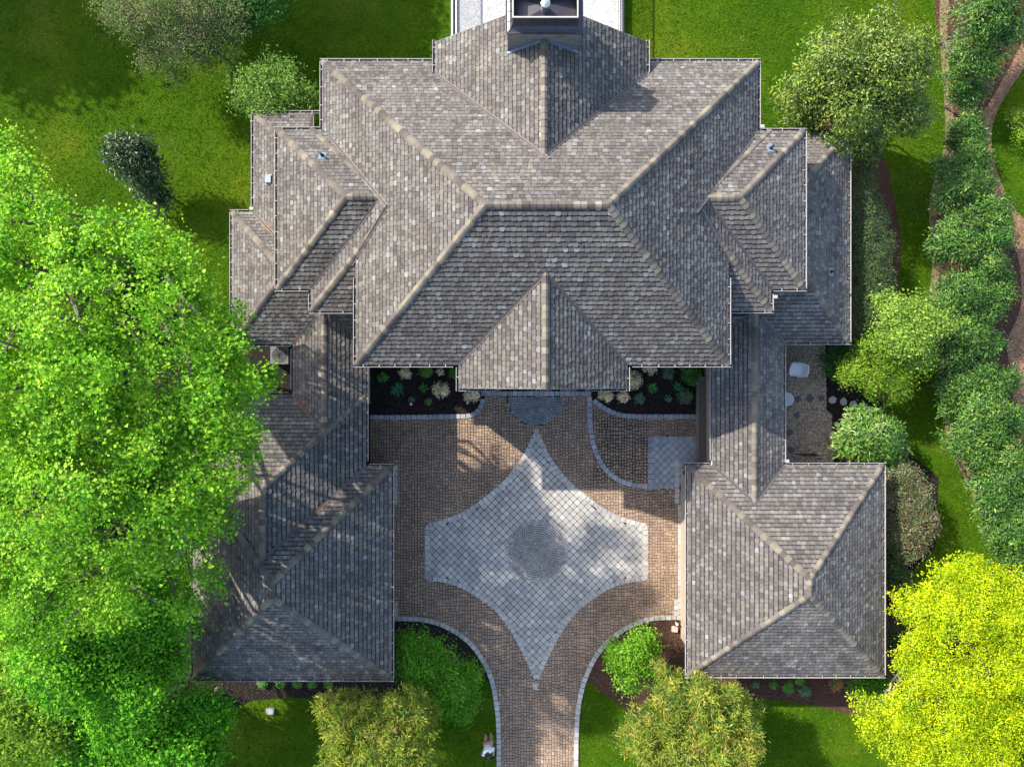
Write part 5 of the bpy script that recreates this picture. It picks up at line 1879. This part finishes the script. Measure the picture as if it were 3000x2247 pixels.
# ================================================================ SMALL THINGS
# --- rear deck with its railings
DZ = 0.35
m = MB()
m.box(WX(1340, DZ), WX(1812, DZ), 11.45, 19.0, 0.0, DZ)
deck_o = m.build('rear_terrace', M['concrete'])
tag(deck_o, 'white coated rear terrace behind the chimney gable', 'terrace', kind='structure')
for sx, lab in ((-1, 'left'), (1, 'right')):
    xb = WX(1334, DZ) if sx < 0 else WX(1816, DZ)
    root = empty('terrace_railing', (xb, 14.0, 0))
    tag(root, 'metal baluster railing on the %s side of the rear terrace' % lab, 'railing')
    m = MB()
    if sx < 0:
        m.box(-0.17, 0.07, -2.6, 5.0, 0.0, DZ + 0.06)
    else:
        m.box(-0.03, 0.15, -2.6, 5.0, 0.0, DZ + 0.04)
    m.build('coping', M['white'], root)
    m = MB()
    m.box(-0.025, 0.025, -2.6, 5.0, DZ + 0.98, DZ + 1.02)
    m.build('top_rail', M['black'], root)
    m = MB()
    m.box(-0.018, 0.018, -2.6, 5.0, DZ + 0.12, DZ + 0.15)
    m.build('bottom_rail', M['black'], root)
    bm = MB()
    bm.box(-0.009, 0.009, -0.009, 0.009, DZ + 0.15, DZ + 0.98)
    bme = bm.mesh('baluster')
    bme.materials.append(M['black'])
    for y in np.arange(-2.5, 5.0, 0.125):
        b = bpy.data.objects.new('baluster', bme)
        COL.objects.link(b)
        b.parent = root
        b.location = (0, float(y), 0)

# --- white tub chair on the gravel
x, y, _ = W(2335, 1084, 0.45)
root = empty('garden_chair', (x, y, 0.04))
root.rotation_euler = (0, 0, math.radians(-12))
tag(root, 'white moulded plastic tub chair on the gravel patio', 'chair')
vs, fs = [], []
A_N, R_N = 24, 7
for j in range(R_N):
    for i in range(A_N):
        a = 2 * math.pi * i / A_N
        back = max(0.0, math.cos(a))           # back rest faces +x
        side = abs(math.sin(a))
        t = j / (R_N - 1)
        sq = 1.0 / max(abs(math.cos(a)), abs(math.sin(a))) ** 0.45
        rad = [0.02, 0.14, 0.22, 0.255, 0.275, 0.29, 0.30][j] * sq * (1.06 if math.cos(a) < -0.4 and j > 2 else 1)
        lift = [0.36, 0.36, 0.38, 0.44, 0.46 + 0.14 * (back * 1.4 + side * 0.5), 0.46 + 0.28 * (back * 1.3 + side * 0.45), 0.46 + 0.36 * (back * 1.25 + side * 0.42)][j]
        if math.cos(a) < -0.4 and j > 3:
            lift = 0.44 - 0.02 * (j - 3)
        vs.append((rad * math.cos(a), rad * math.sin(a), lift))
for j in range(R_N - 1):
    for i in range(A_N):
        k = (i + 1) % A_N
        fs.append((j * A_N + i, j * A_N + k, (j + 1) * A_N + k, (j + 1) * A_N + i))
fs.append(tuple(range(A_N))[::-1])
mb = MB()
mb.add(vs, fs)
o = mb.build('seat_shell', M['plastic'], root, True)
sm = o.modifiers.new('solid', 'SOLIDIFY')
sm.thickness = 0.02
for lx, ly in ((-0.26, 0.24), (-0.26, -0.24), (0.22, 0.24), (0.22, -0.24)):
    mb = MB()
    mb.tube([(lx * 0.85, ly * 0.85, 0.43), (lx * 1.12, ly * 1.12, 0.0)], [0.024, 0.017], 8)
    mb.build('leg', M['plastic'], root)

# --- round glass table half under the eave
x, y, _ = W(2306, 1170, 0.5)
root = empty('round_table', (x, y, 0.03))
tag(root, 'round pale glass table half hidden under the breezeway eave', 'table')
mb = MB()
mb.tube([(0, 0, 0.47), (0, 0, 0.482)], [0.255, 0.255], 32)
M['glass'] = plain_mat('frosted_glass', (0.36, 0.42, 0.42), 0.15, 0, 3, 0.05, 0, 0.5)
mb.build('table_top', M['glass'], root)
mb = MB()
ring = [(0.262 * math.cos(t), 0.262 * math.sin(t), 0.48) for t in np.linspace(0, 2 * math.pi, 33)]
mb.tube(ring, [0.012] * 33, 6, cap=False)
mb.build('rim', M['white'], root, True)
for a in (0.7, 2.8, 4.9):
    mb = MB()
    mb.tube([(0.2 * math.cos(a), 0.2 * math.sin(a), 0.468), (0.24 * math.cos(a), 0.24 * math.sin(a), 0.0)], [0.012, 0.012], 6)
    mb.build('leg', M['white'], root)


# --- stepping stones and rocks
def flat_stone(name, label, px, py, r, mat, z=0.05, group=None, n=7, sx=1.0, sy=1.0, cat='stone', seed=0, h=0.04):
    x, y, _ = W(px, py, 0)
    rr = random.Random(seed + int(px))
    pg = []
    a0 = rr.uniform(0, 1)
    for i in range(n):
        a = a0 + 2 * math.pi * i / n
        q = r * rr.uniform(0.85, 1.15)
        pg.append((math.cos(a) * q * sx, math.sin(a) * q * sy))
    mb = MB()
    mb.prism(pg, 0.0, h, (1, 1, 1), 0, 0.012)
    o = mb.build(name, M[mat])
    o.location = (x, y, z - h)
    tag(o, label, cat, group)
    return o


gst = 'stepping stones to the patio'
for px, py, r, mat, lab, z in ((2337, 1168, 0.15, 'slate', 'dark stepping stone on gravel touching the round table', 0.065), (2372, 1167, 0.19, 'slate', 'largest dark stepping stone on gravel', 0.065),
                               (2405, 1166, 0.16, 'slate', 'faint dark stepping stone at the gravel edge', 0.062), (2438, 1172, 0.185, 'flag', 'first pale stepping stone on dark mulch', 0.05),
                               (2470, 1177, 0.175, 'flag', 'second pale stepping stone on dark mulch', 0.05), (2499, 1184, 0.165, 'flag', 'third pale stepping stone on dark mulch', 0.05),
                               (2530, 1192, 0.19, 'flag', 'fourth pale stepping stone above the round laurel', 0.05), (2556, 1205, 0.22, 'flag', 'last long pale stepping stone at the lawn', 0.05)):
    flat_stone('stepping_stone', lab, px, py, r, mat, z, gst, n=6, seed=3)
gds = 'dark stones set in the gravel'
for px, py, r, lab in ((2333, 1217, 0.13, 'small dark stone in the gravel below the round table'), (2313, 1266, 0.14, 'dark stone in the gravel near the breezeway wall'), (2316, 1318, 0.15, 'dark stone in the gravel nearest the garage eave')):
    flat_stone('gravel_slab', lab, px, py, r, 'slate', 0.062, gds, n=8, seed=5)
mb = MB()
rr = random.Random(4)
for k_, (z_, r_) in enumerate(((0, 0.2), (0.1, 0.24), (0.2, 0.17), (0.25, 0.06))):
    for i in range(9):
        a = 2 * math.pi * i / 9
        q = r_ * rr.uniform(0.75, 1.25)
        mb.v.append((math.cos(a) * q * 0.8, math.sin(a) * q * 1.35, z_ + rr.uniform(-0.02, 0.02)))
        mb.c.append((1, 1, 1))
for k_ in range(3):
    for i in range(9):
        mb.f.append((k_ * 9 + i, k_ * 9 + (i + 1) % 9, (k_ + 1) * 9 + (i + 1) % 9, (k_ + 1) * 9 + i))
        mb.m.append(0)
mb.f.append(tuple(range(27, 36)))
mb.m.append(0)
o = mb.build('rock', M['rock'])
o.location = (*W(2433, 1276, 0.1)[:2], 0.0)
tag(o, 'brown boulder at the gravel edge beside the round laurel', 'rock')

# --- low black iron gate by the garage eave
x0, y0, _ = W(2350, 1335, 0.9)
x1 = WX(2414, 0.9)
root = empty('iron_gate', (x0, y0, 0.0))
tag(root, 'low black iron gate on the gravel beside the garage eave', 'gate')
L_ = x1 - x0
for nm, bx in (('top_rail', (0, L_, -0.014, 0.014, 0.88, 0.91)), ('bottom_rail', (0, L_, -0.014, 0.014, 0.15, 0.18))):
    mb = MB()
    mb.box(*bx)
    mb.build(nm, M['black'], root)
for i in range(8):
    mb = MB()
    xx = 0.02 + (L_ - 0.04) * i / 7
    mb.box(xx - 0.008, xx + 0.008, -0.008, 0.008, 0.0, 0.95)
    mb.build('bar', M['black'], root)
mb = MB()
mb.box(L_ + 0.02, L_ + 0.24, -0.16, 0.10, 0.0, 0.14, inset=0.01)
o = mb.build('stone_block', M['flag'])
o.location = (x0, y0 - 0.0, 0.03)
tag(o, 'pale stone block beside the black iron gate', 'stone')


# --- path lights, utility cover, paver block
def path_light(px, py, label, ring_only=False):
    x, y, _ = W(px, py, 0.3)
    root = empty('path_light', (x, y, 0.0))
    tag(root, label, 'path light', 'small path lights')
    mb = MB()
    mb.tube([(0, 0, 0), (0, 0, 0.27)], [0.02, 0.02], 8)
    mb.build('post', M['white'], root)
    mb = MB()
    mb.tube([(0, 0, 0.25), (0, 0, 0.30), (0, 0, 0.315)], [0.05, 0.055, 0.045], 16)
    o = mb.build('cap', M['white'], root)
    mb = MB()
    mb.tube([(0, 0, 0.316), (0, 0, 0.322)], [0.026, 0.022], 12)
    mb.build('lens', M['vent'], o)


path_light(1204, 1184, 'small white path light in the left court bed')
path_light(2452, 1240, 'small white path light in the mulch by the round laurel')
path_light(1984, 1829, 'small white path light by the right garage wall')
x, y, _ = W(792, 2082, 0.1)
root = empty('utility_box', (x, y, 0))
root.rotation_euler = (0, 0, math.radians(-3))
tag(root, 'small pale grey utility box standing in the shaded lawn', 'utility box')
mb = MB()
mb.box(-0.15, 0.15, -0.11, 0.11, 0.0, 0.16, inset=0.01)
mb.build('body', M['vent'], root)
mb = MB()
mb.box(-0.165, 0.165, -0.12, 0.12, 0.16, 0.185, inset=0.008)
mb.build('lid', M['flag'], root)
x, y, _ = W(1977, 1843, 0.08)
mb = MB()
M['salmon'] = plain_mat('salmon_concrete', (0.55, 0.33, 0.25), 0.9, 0, 15, 0.35)
mb.prism([(-0.13, -0.10), (0.11, -0.13), (0.14, 0.08), (-0.02, 0.13), (-0.12, 0.11)], 0, 0.13, (1, 1, 1), 0, 0.015)
o = mb.build('stone_block', M['salmon'])
o.location = (x, y, 0.01)
tag(o, 'salmon and white splash block on brown mulch by the right garage', 'stone')

# --- air conditioner in the small left yard
x, y, _ = W(818, 1040, 0.8)
root = empty('air_conditioner', (x, y, 0.01))
tag(root, 'grey air conditioner box in the small yard by the left breezeway', 'air conditioner')
mb = MB()
mb.box(-0.38, 0.38, -0.38, 0.38, 0, 0.78, inset=0.01)
M['ac'] = plain_mat('weathered_grey_metal', (0.10, 0.105, 0.11), 0.6, 0.2)  # cabinet grey lowered so its colour carries the shade of the yard
mb.build('cabinet', M['ac'], root)
mb = MB()
for r in (0.08, 0.15, 0.22, 0.29):
    ring = [(r * math.cos(t), r * math.sin(t), 0.80) for t in np.linspace(0, 2 * math.pi, 25)]
    mb.tube(ring, [0.008] * 25, 4, cap=False)
for a in range(6):
    t = a * math.pi / 6
    mb.tube([(-0.3 * math.cos(t), -0.3 * math.sin(t), 0.79), (0.3 * math.cos(t), 0.3 * math.sin(t), 0.79)], [0.006, 0.006], 4)
mb.build('fan_grille', M['black'], root)

# --- the person flying the camera
px_, py_, _ = W(1432, 2152, 0.0)
root = empty('person', (px_, py_, 0.0))
root.rotation_euler = (0, 0, math.radians(-62))
tag(root, 'person in a pale shirt and salmon shorts standing on the lawn beside the drive', 'person')


def skin_mesh(name, joints, edges, mat, parent, subdiv=1):
    me = bpy.data.meshes.new(name)
    me.from_pydata([j[:3] for j in joints], edges, [])
    o = bpy.data.objects.new(name, me)
    COL.objects.link(o)
    o.parent = parent
    sk_ = o.modifiers.new('skin', 'SKIN')
    for i, j in enumerate(joints):
        r = j[3] if isinstance(j[3], tuple) else (j[3], j[3])
        me.skin_vertices[0].data[i].radius = r
    me.skin_vertices[0].data[0].use_root = True
    sk_.use_smooth_shade = True
    sb_ = o.modifiers.new('sub', 'SUBSURF')
    sb_.levels = subdiv
    sb_.render_levels = subdiv + 1
    me.materials.append(mat)
    return o


# the figure faces +x; z up; 1.76 m tall, forearms raised in front holding the controller
J = [(0, 0, 0.95, (0.13, 0.16)), (0.0, 0, 1.15, (0.115, 0.15)), (0.0, 0, 1.35, (0.115, 0.17)), (0.0, 0, 1.46, (0.07, 0.09)), (0.02, 0, 1.52, 0.055), (0.04, 0, 1.60, (0.075, 0.068)), (0.05, 0, 1.68, (0.088, 0.075)), (0.04, 0, 1.745, (0.06, 0.055)),
     (0.02, 0.10, 0.88, 0.085), (0.05, 0.11, 0.50, 0.058), (0.0, 0.11, 0.28, 0.05), (-0.02, 0.11, 0.09, 0.035),
     (-0.02, -0.10, 0.88, 0.085), (-0.02, -0.11, 0.50, 0.058), (-0.07, -0.11, 0.28, 0.05), (-0.09, -0.11, 0.09, 0.035),
     (0.0, 0.19, 1.40, 0.06), (0.04, 0.25, 1.16, 0.044), (0.26, 0.12, 1.14, 0.033), (0.31, 0.09, 1.15, (0.02, 0.04)),
     (0.0, -0.19, 1.40, 0.06), (0.04, -0.25, 1.16, 0.044), (0.26, -0.12, 1.14, 0.033), (0.31, -0.09, 1.15, (0.02, 0.04))]
E = [(0, 1), (1, 2), (2, 3), (3, 4), (4, 5), (5, 6), (6, 7), (0, 8), (8, 9), (9, 10), (10, 11), (0, 12), (12, 13), (13, 14), (14, 15),
     (2, 16), (16, 17), (17, 18), (18, 19), (2, 20), (20, 21), (21, 22), (22, 23)]
for s_, hb_ in ((1, 19), (-1, 23)):
    for fi, (dx, dy, dz) in enumerate(((0.055, -0.012, 0.022), (0.06, -0.012, 0.006), (0.058, -0.012, -0.012), (0.048, -0.01, -0.028))):
        b0 = len(J)
        hx, hy, hz = J[hb_][:3]
        J.append((hx + dx * 0.6, hy + s_ * 0.012, hz + dz, 0.010))
        J.append((hx + dx, hy + s_ * dy * 1.6, hz + dz, 0.009))
        E += [(hb_, b0), (b0, b0 + 1)]
    b0 = len(J)
    hx, hy, hz = J[hb_][:3]
    J.append((hx + 0.0, hy - s_ * 0.022, hz + 0.035, 0.011))
    J.append((hx + 0.03, hy - s_ * 0.03, hz + 0.045, 0.010))
    E += [(hb_, b0), (b0, b0 + 1)]
skin_mesh('body', J, E, M['skin'], root)
sh = [(0, 0, 0.93, (0.155, 0.185)), (0.0, 0, 1.15, (0.14, 0.175)), (0.0, 0, 1.35, (0.14, 0.195)), (0.0, 0, 1.45, (0.09, 0.13)),
      (0.0, 0.20, 1.41, 0.085), (0.03, 0.245, 1.24, 0.072), (0.0, -0.20, 1.41, 0.085), (0.03, -0.245, 1.24, 0.072)]
skin_mesh('shirt', sh, [(0, 1), (1, 2), (2, 3), (2, 4), (4, 5), (2, 6), (6, 7)], M['shirt'], root)
so_ = [(0, 0, 0.96, (0.15, 0.18)), (0, 0, 0.9, (0.15, 0.18)), (0.03, 0.105, 0.74, 0.11), (0.05, 0.11, 0.52, 0.092), (-0.01, -0.105, 0.74, 0.11), (-0.02, -0.11, 0.52, 0.092)]
skin_mesh('shorts', so_, [(0, 1), (1, 2), (2, 3), (1, 4), (4, 5)], M['shorts'], root)
skin_mesh('hair', [(0.01, 0, 1.70, (0.10, 0.086)), (0.02, 0, 1.745, (0.085, 0.075)), (-0.03, 0, 1.66, (0.075, 0.078))], [(0, 1), (0, 2)], M['hair'], root)
for x_, y_ in ((-0.02, 0.11), (-0.09, -0.11)):
    skin_mesh('shoe', [(x_ - 0.05, y_, 0.045, 0.045), (x_ + 0.05, y_, 0.045, (0.04, 0.048)), (x_ + 0.16, y_, 0.035, (0.03, 0.045))], [(0, 1), (1, 2)], M['shoe'], root)
mb = MB()
mb.box(0.33, 0.43, -0.10, 0.10, 1.14, 1.18, inset=0.008)
mb.box(0.40, 0.415, -0.08, 0.08, 1.18, 1.27)
o = mb.build('remote_controller', M['black'])
o.location = root.location
o.rotation_euler = root.rotation_euler
tag(o, 'dark remote controller held by the person on the lawn', 'controller')
